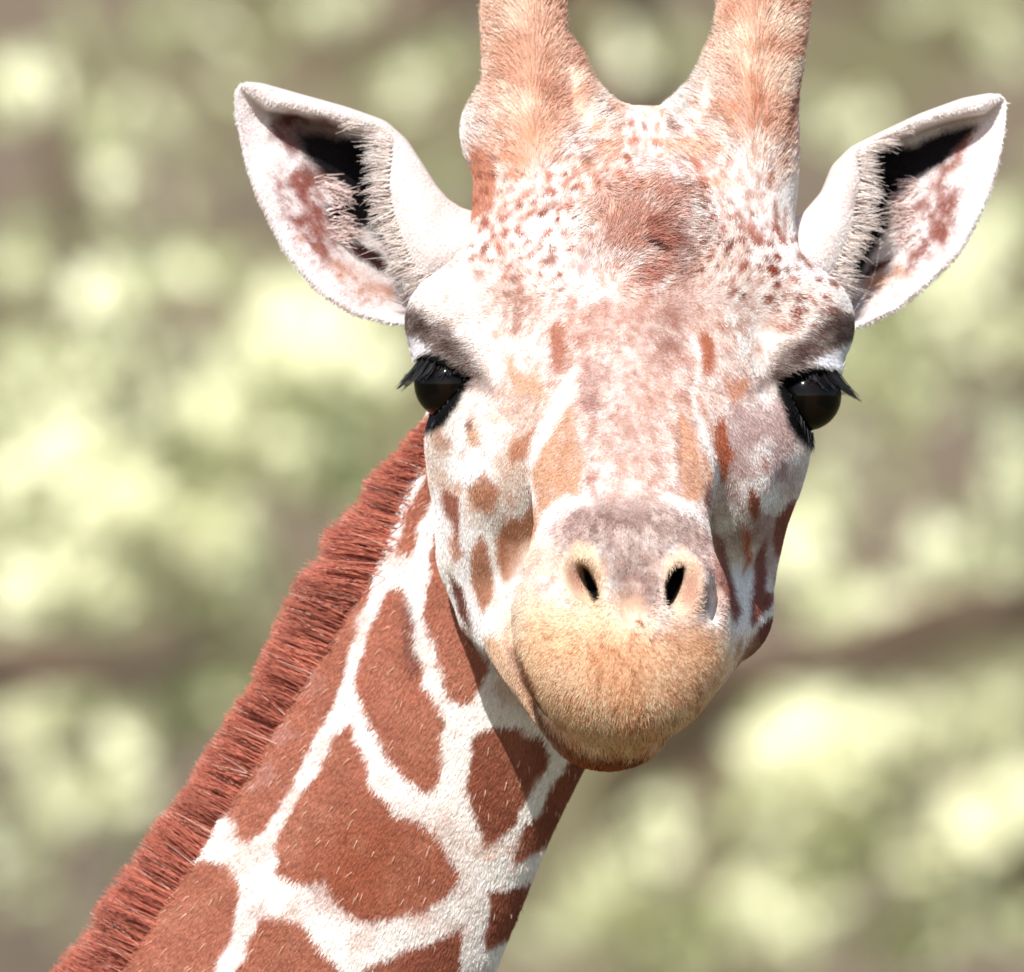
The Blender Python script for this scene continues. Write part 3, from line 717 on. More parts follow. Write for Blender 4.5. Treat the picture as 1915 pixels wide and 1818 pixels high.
H.mottle([(1040,950),(1325,950),(1320,1060),(1230,1130),(1150,1130),(1040,1050)], (118, 92, 88), .6, 8, 87, soft=14, thr=.05, gain=3)
H.mottle([(1040,950),(1325,950),(1320,1060),(1230,1130),(1150,1130),(1040,1050)], (226, 206, 196), .5, 14, 88, soft=14, thr=.25, gain=3)
# muzzle
TAN = (248, 204, 170)
H.poly([(945,1175),(1000,1135),(1050,1150),(1110,1172),(1180,1150),(1240,1178),(1300,1186),(1390,1200),(1400,1330),(1300,1460),(1050,1460),(980,1330),(945,1210)], TAN, 34, .95, 16)
H.mottle([(960,1000),(1040,1010),(1090,1150),(960,1150)], (236, 206, 186), .8, 40, 58, soft=20, thr=-.5, gain=1.5)
H.mottle([(980,1020),(1350,1040),(1360,1180),(1240,1200),(1180,1160),(1060,1190),(960,1150)], (176, 136, 128), .55, 14, 59, soft=24, thr=.15, gain=2.5)
H.mottle([(1000,1180),(1360,1180),(1340,1390),(1060,1390)], (234,174,134), .5, 70, 52, soft=30, thr=-.1, gain=1.6)
H.mottle([(960,1120),(1180,1120),(1100,1300),(980,1260)], (250,208,170), .7, 80, 53, soft=30, thr=-.3, gain=1.6)
H.blob(1150, 1235, 60, 60, (236, 168, 122), .4); H.blob(1290,1190,50,30,(214,158,116),.6); H.blob(1325,1280,30,26,(238,206,178),.6)
H.line([(955,1010),(962,1060),(950,1130)], 10, (226,190,176), .5, 10)
H.line([(1330,1040),(1348,1110),(1352,1170)], 10, (176,118,100), .6, 8)
H.line([(1318,1090),(1322,1130),(1305,1165)], 7, (120,80,80), .8, 6)
H.blob(1195, 1163, 6, 4, (150,80,60), .9)
for i in range(300):
    a = rng.uniform(-0.2, math.pi + .2); r = rng.uniform(20, 200)
    H.blob(1160 + math.cos(a) * r, 1190 + math.sin(a) * r, rng.uniform(4, 9), rng.uniform(1.6, 2.6), (168, 104, 72), rng.uniform(.2, .7), math.degrees(a), .5)
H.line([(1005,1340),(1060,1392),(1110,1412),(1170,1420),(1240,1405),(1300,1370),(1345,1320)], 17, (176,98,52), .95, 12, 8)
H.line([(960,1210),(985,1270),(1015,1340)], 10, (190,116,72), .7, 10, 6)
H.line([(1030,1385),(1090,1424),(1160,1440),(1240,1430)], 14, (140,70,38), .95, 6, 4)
# nostrils
H.poly([(1050,1050),(1075,1012),(1110,1018),(1128,1060),(1132,1110),(1120,1148),(1085,1128),(1055,1095)], (232,200,168), 8, .8, 3)
H.poly([(1240,1050),(1275,1022),(1308,1050),(1318,1100),(1305,1145),(1262,1165),(1244,1130)], (232,200,172), 8, .8, 3)
H.blob(1075, 1080, 14, 28, (190,140,126), .8, -20); H.blob(1292, 1100, 14, 32, (186,136,120), .8, 10)
H.poly([(1086,1058),(1100,1066),(1116,1090),(1122,1118),(1112,1128),(1098,1105)], (16,14,14), 3, 1, 0, bare=1)
H.poly([(1250,1070),(1268,1056),(1281,1054),(1277,1085),(1262,1118),(1250,1138),(1242,1118),(1243,1090)], (16,14,14), 3, 1, 0, bare=1)
# lip line and lower lip on the near side
H.poly([(905,1185),(940,1190),(962,1240),(985,1300),(1030,1370),(1080,1410),(1060,1425),(1000,1375),(945,1305),(918,1250)], (214,178,150), 5, .95, 3)
H.line([(902,1200),(925,1262),(955,1318),(1000,1368)], 8, (96,66,58), .9, 4, 3)
H.line([(960,1150),(948,1185),(962,1225),(985,1280),(1020,1345),(1050,1385)], 6, (140,100,84), .5, 5, 3)
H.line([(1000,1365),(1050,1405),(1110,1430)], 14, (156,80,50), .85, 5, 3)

H.mottle([(1000,1180),(1340,1190),(1330,1380),(1060,1380)], (206,134,92), .5, 8, 55, soft=30, thr=.2, gain=3)
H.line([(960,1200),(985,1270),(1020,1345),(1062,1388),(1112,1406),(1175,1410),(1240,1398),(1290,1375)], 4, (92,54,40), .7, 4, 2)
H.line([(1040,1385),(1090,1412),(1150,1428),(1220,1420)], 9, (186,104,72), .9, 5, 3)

# --- ears
E = Coat((238, 228, 226))
E.mottle([(430,140),(890,140),(890,620),(430,620)], (216,194,190), .45, 60, 61, soft=10)
E.mottle([(1470,140),(1900,140),(1900,640),(1470,640)], (216,194,190), .4, 60, 62, soft=10)
for q, c, so, ho in [
 ([(509,209),(598,215),(640,235),(640,262),(578,290),(545,300),(525,268),(502,262)], (112,66,60), 8, .2),
 ([(512,331),(532,351),(558,311),(598,331),(631,351),(650,364),(605,384),(624,417),(650,450),(605,489),(565,460),(542,413),(525,374)], (150,92,82), 6, .75),
 ([(560,300),(600,300),(640,330),(600,350),(570,330)], (120,76,70), 8, .5),
 ([(641,453),(680,458),(730,490),(752,522),(717,510),(664,486)], (66,36,36), 5, 0),
 ([(600,480),(660,500),(740,540),(730,556),(640,530)], (196,150,130), 10, .5),
 ([(1805,242),(1828,240),(1800,298),(1760,340),(1789,354),(1792,397),(1776,446),(1729,496),(1690,512),(1696,479),(1739,430),(1733,397),(1680,413),(1660,400),(1700,390),(1729,364),(1733,338),(1762,305)], (150,96,84), 6, .6),
 ([(1624,496),(1680,473),(1667,493),(1630,516),(1601,529)], (80,46,44), 5, 0),
 ([(1600,525),(1680,500),(1700,512),(1620,550)], (200,156,130), 8, .4),
]:
    E.poly(q, c, soft=so, jag=6, hole=ho)
E.mottle([(505,320),(600,330),(650,470),(600,500),(540,440)], (140,84,74), .8, 8, 66, soft=20, thr=.1, gain=3)
E.mottle([(1700,400),(1800,340),(1780,460),(1690,515)], (140,84,74), .8, 8, 67, soft=20, thr=.0, gain=3)
E.mottle([(540,420),(620,460),(740,560),(700,590),(600,530)], (190,140,120), .7, 8, 68, soft=20, thr=.1, gain=3)
E.mottle([(1700,500),(1620,520),(1600,590),(1680,560)], (190,140,120), .6, 8, 69, soft=20, thr=.1, gain=3)
BLK = (24, 20, 24)  # ear hollows: dark skin, with the shade inside painted into the same black
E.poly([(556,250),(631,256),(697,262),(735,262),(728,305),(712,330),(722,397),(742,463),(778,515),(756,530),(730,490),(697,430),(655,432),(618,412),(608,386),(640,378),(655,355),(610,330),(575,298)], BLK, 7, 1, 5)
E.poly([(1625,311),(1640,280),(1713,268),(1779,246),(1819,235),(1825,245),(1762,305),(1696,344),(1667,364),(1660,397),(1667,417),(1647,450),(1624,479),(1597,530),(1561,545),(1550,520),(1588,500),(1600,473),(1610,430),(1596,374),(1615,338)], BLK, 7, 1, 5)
HAIRS = 520000
# ---------------------------------------------------------------- materials for hide, hair, eyes
def mat_attr(name, rough, spec, sheen=0.0, scale=1.0):
    m, nt, b = mat_new(name)
    a = nt.nodes.new('ShaderNodeAttribute'); a.attribute_name = 'coat'
    nt.links.new(a.outputs['Color'], b.inputs['Base Color'])
    b.inputs['Roughness'].default_value = rough
    b.inputs['Specular IOR Level'].default_value = spec
    return m
M_SKIN = mat_attr('hide_skin', 0.75, 0.15)
M_FUR = mat_attr('coat_hair', 0.55, 0.18)
M_MANE = mat_attr('mane_hair', 0.45, 0.3)

def mat_plain(name, col, rough=0.5, spec=0.5, coat=0.0):
    m, nt, b = mat_new(name)
    b.inputs['Base Color'].default_value = (*lin(col), 1)
    b.inputs['Roughness'].default_value = rough
    b.inputs['Specular IOR Level'].default_value = spec
    b.inputs['Coat Weight'].default_value = coat
    return m

def vnormals(V, F):
    tri = np.concatenate([F[:, [0, 1, 2]], F[:, [0, 2, 3]]]) if F.shape[1] == 4 else F
    n = np.cross(V[tri[:, 1]] - V[tri[:, 0]], V[tri[:, 2]] - V[tri[:, 0]])
    out = np.zeros_like(V)
    for i in range(3):
        for c in range(3): out[:, c] += np.bincount(tri[:, i], n[:, c], len(V))
    return out / (np.linalg.norm(out, axis=1, keepdims=True) + 1e-12)

def scatter(V, F, Nn, count, weight, seed):
    r = np.random.default_rng(seed)
    tri = np.concatenate([F[:, [0, 1, 2]], F[:, [0, 2, 3]]])
    A = np.linalg.norm(np.cross(V[tri[:, 1]] - V[tri[:, 0]], V[tri[:, 2]] - V[tri[:, 0]]), axis=1)
    A = A * weight[tri].mean(1)
    k = r.choice(len(tri), count, p=A / A.sum())
    u, v = r.random(count), r.random(count); f = u + v > 1
    u[f], v[f] = 1 - u[f], 1 - v[f]
    w = np.stack([1 - u - v, u, v], 1)[:, :, None]
    p = (V[tri[k]] * w).sum(1); n = (Nn[tri[k]] * w).sum(1)
    return p, n / (np.linalg.norm(n, axis=1, keepdims=True) + 1e-9)

def strands(p, n, d, length, lift, seed, jit=0.2, bend=0.5, npts=4):
    """hair paths: root p, surface normal n, combing direction d, in modelling units"""
    r = np.random.default_rng(seed)
    d = d - n * (d * n).sum(1, keepdims=True)
    d = d / (np.linalg.norm(d, axis=1, keepdims=True) + 1e-6)
    d = d + r.normal(0, jit, d.shape)
    d = d - n * (d * n).sum(1, keepdims=True)
    d = d / (np.linalg.norm(d, axis=1, keepdims=True) + 1e-6)
    a = (d * (1 - lift[:, None]) + n * lift[:, None]); a /= np.linalg.norm(a, axis=1, keepdims=True)
    pts = [p - n * 1.5]
    for i in range(1, npts):
        t = i / (npts - 1)
        b = a * (1 - bend * t) + d * (bend * t)
        b /= np.linalg.norm(b, axis=1, keepdims=True)
        pts.append(pts[-1] + b * (length[:, None] / (npts - 1)))
    return np.stack(pts, 1)

def hair_object(name, paths, col, width, mat, parent):
    """paths (n, k, 3) in modelling units, col (n, 3), width (n,) root width in modelling units"""
    n, k = paths.shape[:2]
    hc = bpy.data.hair_curves.new(name)
    hc.add_curves([k] * n)
    co = (W(paths) - ORIGIN[parent.name]).astype(np.float32)
    hc.attributes['position'].data.foreach_set('vector', co.reshape(-1))
    ra = hc.attributes.get('radius') or hc.attributes.new('radius', 'FLOAT', 'POINT')
    taper = np.linspace(1, 0.25, k)[None] * (width[:, None] * 0.5 * U)
    ra.data.foreach_set('value', taper.astype(np.float32).ravel())
    ca = hc.attributes.new('coat', 'FLOAT_COLOR', 'CURVE')
    ca.data.foreach_set('color', np.concatenate([col, np.ones((n, 1))], 1).astype(np.float32).ravel())
    hc.materials.append(mat)
    o = bpy.data.objects.new(name, hc); SC.collection.objects.link(o); o.parent = parent
    ORIGIN[o.name] = ORIGIN[parent.name]
    return o

def poly_at(pts, t):
    pts = np.array(pts, float); u = np.linspace(0, 1, len(pts))
    return np.stack([np.interp(t, u, pts[:, i]) for i in range(pts.shape[1])], -1)

# ---------------------------------------------------------------- the giraffe
GO = (float(W(P(100, 2760, 380))[0]), float(W(P(100, 2760, 380))[1]), 0.0)
giraffe = tag(empty('giraffe', GO), 'giraffe with a patched red brown neck turning its pale spotted face to the lens', 'giraffe')

VOX = 6.0
V, Q = surface_net((150, -420, -1020), (1680, 2600, 800), VOX, sdf)
Nv = grad(sdf, V.astype(np.float32)).astype(float)
fc = np.cross(V[Q[:, 1]] - V[Q[:, 0]], V[Q[:, 2]] - V[Q[:, 0]])
wrong = (fc * Nv[Q[:, 0]]).sum(1) < 0
# modelling units are left-handed (y down), so a face that looks outward here is reversed in the world
Q[~wrong] = Q[~wrong][:, ::-1]
hv = np.full(len(V), 400.0); m_ = V[:, 1] < 1540
hv[m_] = head_sdf(V[m_].astype(np.float32))
nv = chain(V.astype(np.float32), NECK, side=(0.85, 0.52, 0), k=60)
ish = hv < nv
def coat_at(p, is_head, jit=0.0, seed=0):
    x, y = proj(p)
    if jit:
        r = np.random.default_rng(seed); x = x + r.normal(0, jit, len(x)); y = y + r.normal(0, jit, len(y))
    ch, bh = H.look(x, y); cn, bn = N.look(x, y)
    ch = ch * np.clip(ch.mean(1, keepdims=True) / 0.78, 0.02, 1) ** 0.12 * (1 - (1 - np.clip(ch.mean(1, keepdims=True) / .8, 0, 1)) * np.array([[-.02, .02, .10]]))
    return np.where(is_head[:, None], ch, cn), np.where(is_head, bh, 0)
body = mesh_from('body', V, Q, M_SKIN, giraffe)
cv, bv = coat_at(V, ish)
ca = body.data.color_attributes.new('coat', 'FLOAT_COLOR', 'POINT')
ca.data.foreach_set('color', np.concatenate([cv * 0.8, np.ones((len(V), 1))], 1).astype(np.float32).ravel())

# short coat
px, py = proj(V)
vis = ((py > -80) & (py < 1900) & (px > 60) & (px < 1800)) * np.where(Nv[:, 2] < 0.25, 1.0, 0.18)
vis = np.maximum(vis, 0.02)
wt = vis * np.where(ish, 1.25, 0.9)
NH = HAIRS
p, n = scatter(V, Q, Nv, NH, wt, 3)
hh = np.full(len(p), 400.0); k_ = p[:, 1] < 1540
hh[k_] = head_sdf(p[k_].astype(np.float32))
hd = hh < chain(p.astype(np.float32), NECK, side=(0.85, 0.52, 0), k=60)
r = np.random.default_rng(4)
x, y = proj(p)
col, bare = coat_at(p, hd, 2.0, 5)
keep = r.random(len(p)) > bare * 1.1
p, n, x, y, col, hd = p[keep], n[keep], x[keep], y[keep], col[keep], hd[keep]
Nn = len(p)
comb = np.zeros((Nn, 3)); L = np.full(Nn, 13.0); lift = np.full(Nn, 0.3); wid = np.full(Nn, 1.9)
comb[:] = (-0.45, 0.85, 0)                                             # neck
L[~hd] = 13; lift[~hd] = 0.27; wid[~hd] = 1.8
a = hd
comb[a] = np.stack([(x[a] - 1175) * 0.0018, np.where(y[a] > 600, 1.0, np.clip((y[a] - 560) / 120, -1, 1)), np.zeros(a.sum())], 1)
L[a] = 10; lift[a] = 0.25; wid[a] = 1.7
# ossicones: hair fans up and out from a centre line
for cx, sx in ((1000, 1), (1412, 1)):
    o_ = hd & (y < 268 + r.normal(0, 34, Nn)) & (abs(x - cx) < 150)
    comb[o_] = np.stack([np.clip((x[o_] - cx) / 50, -1.2, 1.2), -np.ones(o_.sum()) * 0.7, np.zeros(o_.sum())], 1)
    L[o_] = 20 + 16 * np.clip((260 - y[o_]) / 200, 0, 1); lift[o_] = 0.25
b_ = hd & (((x - 1205) / 104) ** 2 + ((y - 425) / 98) ** 2 + r.normal(0, .42, Nn) < 1)      # boss: longer, whorled
comb[b_] = np.stack([(x[b_] - 1120) / 70 + np.sin(y[b_] / 23) * .4, -0.5 + np.sin(x[b_] / 31 + y[b_] / 40) * .8, np.zeros(b_.sum())], 1)
L[b_] = 17; lift[b_] = 0.35
m = hd & (y > 1130 + r.normal(0, 14, Nn)) & (p[:, 2] < -420)                                 # muzzle: radiates from under the nose
comb[m] = np.stack([(x[m] - 1160), (y[m] - 1120) * 1.1, np.zeros(m.sum())], 1)
L[m] = 11 + 17 * np.clip((y[m] - 1290) / 90, 0, 1); lift[m] = 0.22 + .12 * np.clip((y[m] - 1270) / 120, 0, 1); wid[m] = 1.9
q = hd & (p[:, 2] < -420) & (y > 1000) & ~m
L[q] = 9; lift[q] = 0.26
yj, xj = y + r.normal(0, 22, Nn), x + r.normal(0, 28, Nn)
br = hd & (yj > 565) & (yj < 710) & ((xj < 900) | (xj > 1450))             # brows
comb[br] = np.stack([np.where(x[br] < 1100, -0.9, 0.9), np.full(br.sum(), 0.25), np.zeros(br.sum())], 1); L[br] = 14; lift[br] = 0.25
var = np.exp(r.normal(0, np.where(hd, 0.20, 0.15), Nn))[:, None]
dark_wh = m & (r.random(Nn) < 0.035 * np.clip((y - 1150) / 80, 0, 1))
col = np.clip(col * var, 0.004, 0.9)
col[dark_wh] = lin((150, 92, 62)); 
pale = (~hd) & (r.random(Nn) < 0.004); col[pale] = lin((216, 176, 154)); L[pale] *= 1.4; lift[pale] = 0.45
L = L * r.uniform(0.65, 1.35, Nn)
fz = ~hd & (r.random(Nn) < .5); col[fz] *= 1.12
paths = strands(p, n, comb, L, lift, 9)
muz = m | q
horn_l = hd & (y < 262 - np.abs(x - 985) * .25) & (x < 1130); horn_r = hd & (y < 262 - np.abs(x - 1420) * .25) & (x > 1270)
for nm_, sel in (('neck_coat', ~hd), ('horn_coat', horn_l & ~muz), ('horn_coat', horn_r & ~muz), ('muzzle_coat', muz & hd), ('head_coat', hd & ~muz & ~horn_l & ~horn_r)):
    hair_object(nm_, paths[sel], col[sel], wid[sel], M_FUR, giraffe)

# ---------------------------------------------------------------- eyes
def ball(c, rad, nu=72, nv_=44):
    th = np.linspace(0, math.pi, nv_ + 1)[1:-1]; ph = np.linspace(0, 2 * math.pi, nu, endpoint=False)
    g = np.stack([np.outer(np.sin(th), np.cos(ph)), -np.outer(np.cos(th), np.ones(nu)), np.outer(np.sin(th), np.sin(ph))], -1).reshape(-1, 3)
    VV = np.vstack([g, [[0, -1, 0], [0, 1, 0]]]) * rad + c
    FF = [(i * nu + j, i * nu + (j + 1) % nu, (i + 1) * nu + (j + 1) % nu, (i + 1) * nu + j) for i in range(nv_ - 2) for j in range(nu)]
    top, bot = len(g), len(g) + 1
    FF += [(j, top, top, (j + 1) % nu) for j in range(0)]
    F3 = [(top, (j + 1) % nu, j) for j in range(nu)] + [(bot, (nv_ - 2) * nu + j, (nv_ - 2) * nu + (j + 1) % nu) for j in range(nu)]
    return VV, FF, F3
M_EYE = mat_attr('eye_dark_brown', 0.10, 0.16)
M_LID = mat_plain('lid_rim_wet', (70, 44, 40), 0.18, 0.6, 0.5)
def simple_mesh(name, VV, FF, mat, parent, scale_units=True, smooth=True):
    me = bpy.data.meshes.new(name)
    co = (W(np.array(VV)) if scale_units else np.array(VV)) - ORIGIN.get(parent.name, np.zeros(3)) if parent is not None else (W(np.array(VV)) if scale_units else np.array(VV))
    me.from_pydata(co.tolist(), [], [tuple(int(i) for i in f) for f in FF]); me.update()
    if smooth: me.polygons.foreach_set('use_smooth', np.ones(len(me.polygons), bool))
    me.materials.append(mat)
    o = bpy.data.objects.new(name, me); SC.collection.objects.link(o)
    if parent is not None: o.parent = parent; ORIGIN[o.name] = ORIGIN.get(parent.name, np.zeros(3))
    return o
EYEOBJ = []
for c in (EYE_L, EYE_R):
    VV, F4, F3 = ball(c, EYE_RAD)
    o = simple_mesh('eye', VV, F4 + F3, M_EYE, giraffe)
    ax_ = np.array([-.72 if c[0] < 1100 else .72, 0.12, -.68]); ax_ /= np.linalg.norm(ax_)
    dt = ((VV - c) / EYE_RAD) @ ax_
    up_ = (VV - c)[:, 1] / EYE_RAD
    iris = np.clip((dt - .62) / .04, 0, 1) * np.clip((.90 - dt) / .03 + (abs(up_) > .3) * 2, 0, 1)
    cc_ = np.outer(1 - iris, lin((6, 5, 5))) + np.outer(iris, lin((18, 11, 9)))
    ec = o.data.color_attributes.new('coat', 'FLOAT_COLOR', 'POINT')
    ec.data.foreach_set('color', np.concatenate([cc_, np.ones((len(VV), 1))], 1).astype(np.float32).ravel())
    EYEOBJ.append(o)

# wet rims of the lower lids
def rim(eye, c, n1, o1, n2, o2, which, sx):
    nn = np.array(n2 if which else n1, float); off = o2 if which else o1
    nn /= np.linalg.norm(nn)
    e1 = np.cross(nn, (0, 0, 1.0)); e1 /= np.linalg.norm(e1); e2 = np.cross(nn, e1)
    R = EYE_RAD + 5; rc = math.sqrt(R * R - off * off)
    other = np.array(n1 if which else n2, float); oo = o1 if which else o2
    pts = [c + nn * off + rc * (math.cos(t) * e1 + math.sin(t) * e2) for t in np.linspace(0, 2 * math.pi, 160)]
    return np.array([q for q in pts if (q - c) @ other < oo + 4 and q[2] < c[2] + 45])

# lashes: one hair object per eye
def lashes(eye, roots, tips, seed, wcol=(12, 9, 12), droop=10):
    r = np.random.default_rng(seed)
    R_, T_ = np.array(roots, float), np.array(tips, float)
    t = np.linspace(0, 1, 5)[None, :, None]
    mid = (R_ + T_) / 2 + np.array([0, droop, 0])
    path = (1 - t) ** 2 * R_[:, None] + 2 * t * (1 - t) * mid[:, None] + t * t * T_[:, None]
    n = len(R_)
    hair_object('lashes', path, np.tile(lin(wcol), (n, 1)) * r.uniform(.6, 1.4, (n, 1)), np.full(n, 2.4), M_MANE, eye)
for eye, c, E5, sx in ((EYEOBJ[0], EYE_L, EYES[0], -1), (EYEOBJ[1], EYE_R, EYES[1], 1)):
    up = rim(eye, c, *E5[2:], 0, sx); lo = rim(eye, c, *E5[2:], 1, sx)
    R_, T_ = [], []
    rr = np.random.default_rng(17 + sx)
    for i in range(130):
        q = up[rr.integers(len(up))] + rr.normal(0, 3, 3)
        o = (q - c) / np.linalg.norm(q - c)
        lat = np.clip(((q[0] - c[0]) * sx + 20) / 80, 0, 1)
        o[1] = max(o[1], -.25); T_.append(q + o * rr.uniform(2, 7) + np.array([sx * 42 * lat, 8 + 46 * lat, -4]) * rr.uniform(.6, 1.15)); R_.append(q)
    for i in range(110):
        q = lo[rr.integers(len(lo))] + rr.normal(0, 3, 3)
        o = (q - c) / np.linalg.norm(q - c)
        T_.append(q + o * rr.uniform(8, 18) + np.array([sx * 5, 16, -4]) * rr.uniform(.4, 1.1)); R_.append(q)
    lashes(eye, R_, T_, 5)

# ---------------------------------------------------------------- ears
def inside(px_, py_, poly):
    poly = np.array(poly, float); r_ = np.zeros(px_.shape, bool)
    for a_, b_ in zip(poly, np.roll(poly, -1, 0)):
        if a_[1] != b_[1]:
            r_ ^= ((a_[1] > py_) != (b_[1] > py_)) & (px_ < (b_[0] - a_[0]) * (py_ - a_[1]) / (b_[1] - a_[1]) + a_[0])
    return r_

def ear(sx, Uo, Lo, O, dbase, dtip):
    nt, ns = 110, 90
    t = np.linspace(0, 1, nt); s = np.linspace(0, 1, ns)
    def sm(a_):
        a_ = poly_at(a_, t)
        for _ in range(3): a_[1:-1] = (a_[:-2] + 2 * a_[1:-1] + a_[2:]) / 4
        return a_
    up, lo = sm(Uo), sm(Lo)
    T, S_ = np.meshgrid(t, s, indexing='ij')
    X = up[:, None, 0] * (1 - S_) + lo[:, None, 0] * S_; Y = up[:, None, 1] * (1 - S_) + lo[:, None, 1] * S_
    ins = inside(X, Y, O)
    sf = np.array([s[row.argmax()] if row.any() else np.nan for row in ins])
    good = ~np.isnan(sf); sf = np.interp(t, t[good], sf[good])
    for _ in range(5): sf[1:-1] = (sf[:-2] + sf[1:-1] + sf[2:]) / 3
    sf = np.clip(sf, 0.03, 0.9)[:, None]
    widthpx = np.hypot(up[:, 0] - lo[:, 0], up[:, 1] - lo[:, 1])[:, None]
    Dm = np.interp(t, [0, .25, .5, .75, .93, 1], [150, 165, 140, 80, 24, 4])[:, None] * np.clip(widthpx / 160, 0.1, 1)
    drop = np.clip((S_ - sf) / np.maximum(0.10, 0.0), 0, 1); drop = drop * drop * (3 - 2 * drop)
    rise = np.clip((S_ - sf - 0.10) / (0.97 - sf - 0.10), 0, 1) ** 1.15
    front = Dm * drop * (1 - rise) - np.where(S_ < sf, np.sin(np.clip(S_ / sf, 0, 1) * math.pi * 0.85 + 0.1) * np.clip(sf * widthpx * 0.42, 0, 62), np.sin(.95 * math.pi) * np.clip(sf * widthpx * .42, 0, 62) * (1 - np.clip((S_ - sf) / .1, 0, 1)))
    edge = np.clip(np.minimum(S_, 1 - S_) / 0.05, 0, 1)
    front = front + 7 * (1 - np.sqrt(1 - (1 - edge) ** 2))
    back = np.maximum(front + 9 + 10 * edge, (Dm + 30) * np.sin(math.pi * np.clip(S_, 0, 1)) ** 0.7 + 9)
    base = (dbase + (dtip - dbase) * T)
    f = (DCAM + base) / DCAM
    Xw, Yw = (X - CX) * f + CX, (Y - CY) * f + CY
    Vf = np.stack([Xw, Yw, base + front], -1); Vb = np.stack([Xw, Yw, base + back], -1)
    VV = np.concatenate([Vf.reshape(-1, 3), Vb.reshape(-1, 3)])
    def gid(i, j, b_): return b_ * nt * ns + i * ns + j
    I, J = np.meshgrid(np.arange(nt - 1), np.arange(ns - 1), indexing='ij'); I, J = I.ravel(), J.ravel()
    Ff = np.stack([gid(I, J, 0), gid(I, J + 1, 0), gid(I + 1, J + 1, 0), gid(I + 1, J, 0)], 1)
    Fb = np.stack([gid(I, J, 1), gid(I + 1, J, 1), gid(I + 1, J + 1, 1), gid(I, J + 1, 1)], 1)
    i = np.arange(nt - 1); j = np.arange(ns - 1)
    e = [np.stack([gid(i, 0, 0), gid(i + 1, 0, 0), gid(i + 1, 0, 1), gid(i, 0, 1)], 1),
         np.stack([gid(i, ns - 1, 0), gid(i, ns - 1, 1), gid(i + 1, ns - 1, 1), gid(i + 1, ns - 1, 0)], 1),
         np.stack([gid(nt - 1, j, 0), gid(nt - 1, j + 1, 0), gid(nt - 1, j + 1, 1), gid(nt - 1, j, 1)], 1),
         np.stack([gid(0, j, 0), gid(0, j, 1), gid(0, j + 1, 1), gid(0, j + 1, 0)], 1)]
    FF = np.concatenate([Ff, Fb] + e)
    Nn_ = vnormals(VV, Ff)                       # normals of the front sheet in modelling units
    if Nn_[: nt * ns, 2].mean() > 0: Nn_ = -Nn_
    Nb = vnormals(VV, Fb); Nb = Nb if Nb[nt * ns:, 2].mean() > 0 else -Nb
    NN = Nn_.copy(); NN[nt * ns:] = Nb[nt * ns:]
    c0 = np.cross(VV[FF[:, 1]] - VV[FF[:, 0]], VV[FF[:, 2]] - VV[FF[:, 0]])
    flip = (c0[0] * Nn_[FF[0, 0]]).sum() > 0     # reversed in the left-handed units = outward in the world
    if flip: FF = FF[:, ::-1]
    o = mesh_from('ear', VV, FF, M_SKIN, giraffe)
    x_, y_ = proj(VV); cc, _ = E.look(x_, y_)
    isback = np.arange(len(VV)) >= nt * ns
    cc = np.where(isback[:, None], lin((226, 212, 204)), cc)
    Sf = (S_ < sf).ravel()
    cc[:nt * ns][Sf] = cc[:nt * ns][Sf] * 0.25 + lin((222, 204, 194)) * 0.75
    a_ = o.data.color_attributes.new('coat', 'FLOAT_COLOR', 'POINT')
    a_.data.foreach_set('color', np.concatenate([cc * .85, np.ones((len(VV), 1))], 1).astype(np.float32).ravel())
    # velvet
    r_ = np.random.default_rng(40 + sx)
    wv = np.where(isback, 0.3, 1.0)
    pp, nn = scatter(VV, np.concatenate([Ff, Fb]), NN, int(HAIRS * 0.10), wv, 50 + sx)
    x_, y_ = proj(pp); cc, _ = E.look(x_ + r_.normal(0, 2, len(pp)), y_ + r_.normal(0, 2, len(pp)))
    fr = nn[:, 2] > 0.1
    cc = np.where(fr[:, None], lin((230, 216, 208)), cc)
    dark = cc.max(1) < 0.03
    d_ = np.tile(np.array([sx * 0.8, -0.4, 0.0]), (len(pp), 1))
    edge_out = inside(x_, y_, O)
    d_[~edge_out] = (-sx * -0.3, 0.5, -0.2)
    hair_object('ear_coat', strands(pp, nn, d_, r_.uniform(6, 11, len(pp)) * np.where(fr | (nn[:, 2] > -.45), .5, 1), np.full(len(pp), .3), 60 + sx, jit=.35), np.clip(cc * np.exp(r_.normal(0, .14, (len(pp), 1))), 0, .9), np.full(len(pp), 1.7), M_FUR, o)
    # long fringe over the ear opening, from its head side
    nf = 2600
    tt = r_.beta(1.3, 1.3, nf) * 0.60
    ii = np.clip((tt * (nt - 1)).astype(int), 0, nt - 2)
    sv = sf[ii, 0] - r_.uniform(0.0, 0.22, nf) ** 1.3 * sf[ii, 0]
    jj = np.clip((sv * (ns - 1)).astype(int), 0, ns - 2)
    root = VV[ii * ns + jj]
    d_ = np.stack([np.full(nf, sx * 1.0), np.interp(tt, [0, .3, .6], [0.35, .15, -.1]), np.full(nf, -0.12)], 1)
    clump = noise_1d(tt * 70, 70 + sx) * 0.34
    d_[:, 1] += clump + r_.normal(0, .22, nf)
    d_[:, 2] += r_.uniform(-.25, .2, nf)
    d_ /= np.linalg.norm(d_, axis=1, keepdims=True)
    ln = (12 + 52 * r_.beta(1.5, 2.2, nf)) * np.where(r_.random(nf) < .05, 1.6, 1) * np.interp(tt, [0, .1, .5, .6], [.35, .8, .95, .4]) * (1 + .35 * noise_1d(tt * 45, 75 + sx))
    u = np.linspace(0, 1, 5)[None, :, None]
    path = root[:, None] + d_[:, None] * ln[:, None, None] * u + np.array([0, 5, 9.0]) * (u ** 2) * (ln / 60)[:, None, None]
    cf = lin((228, 214, 206)) * np.exp(r_.normal(0, .18, (nf, 1)))
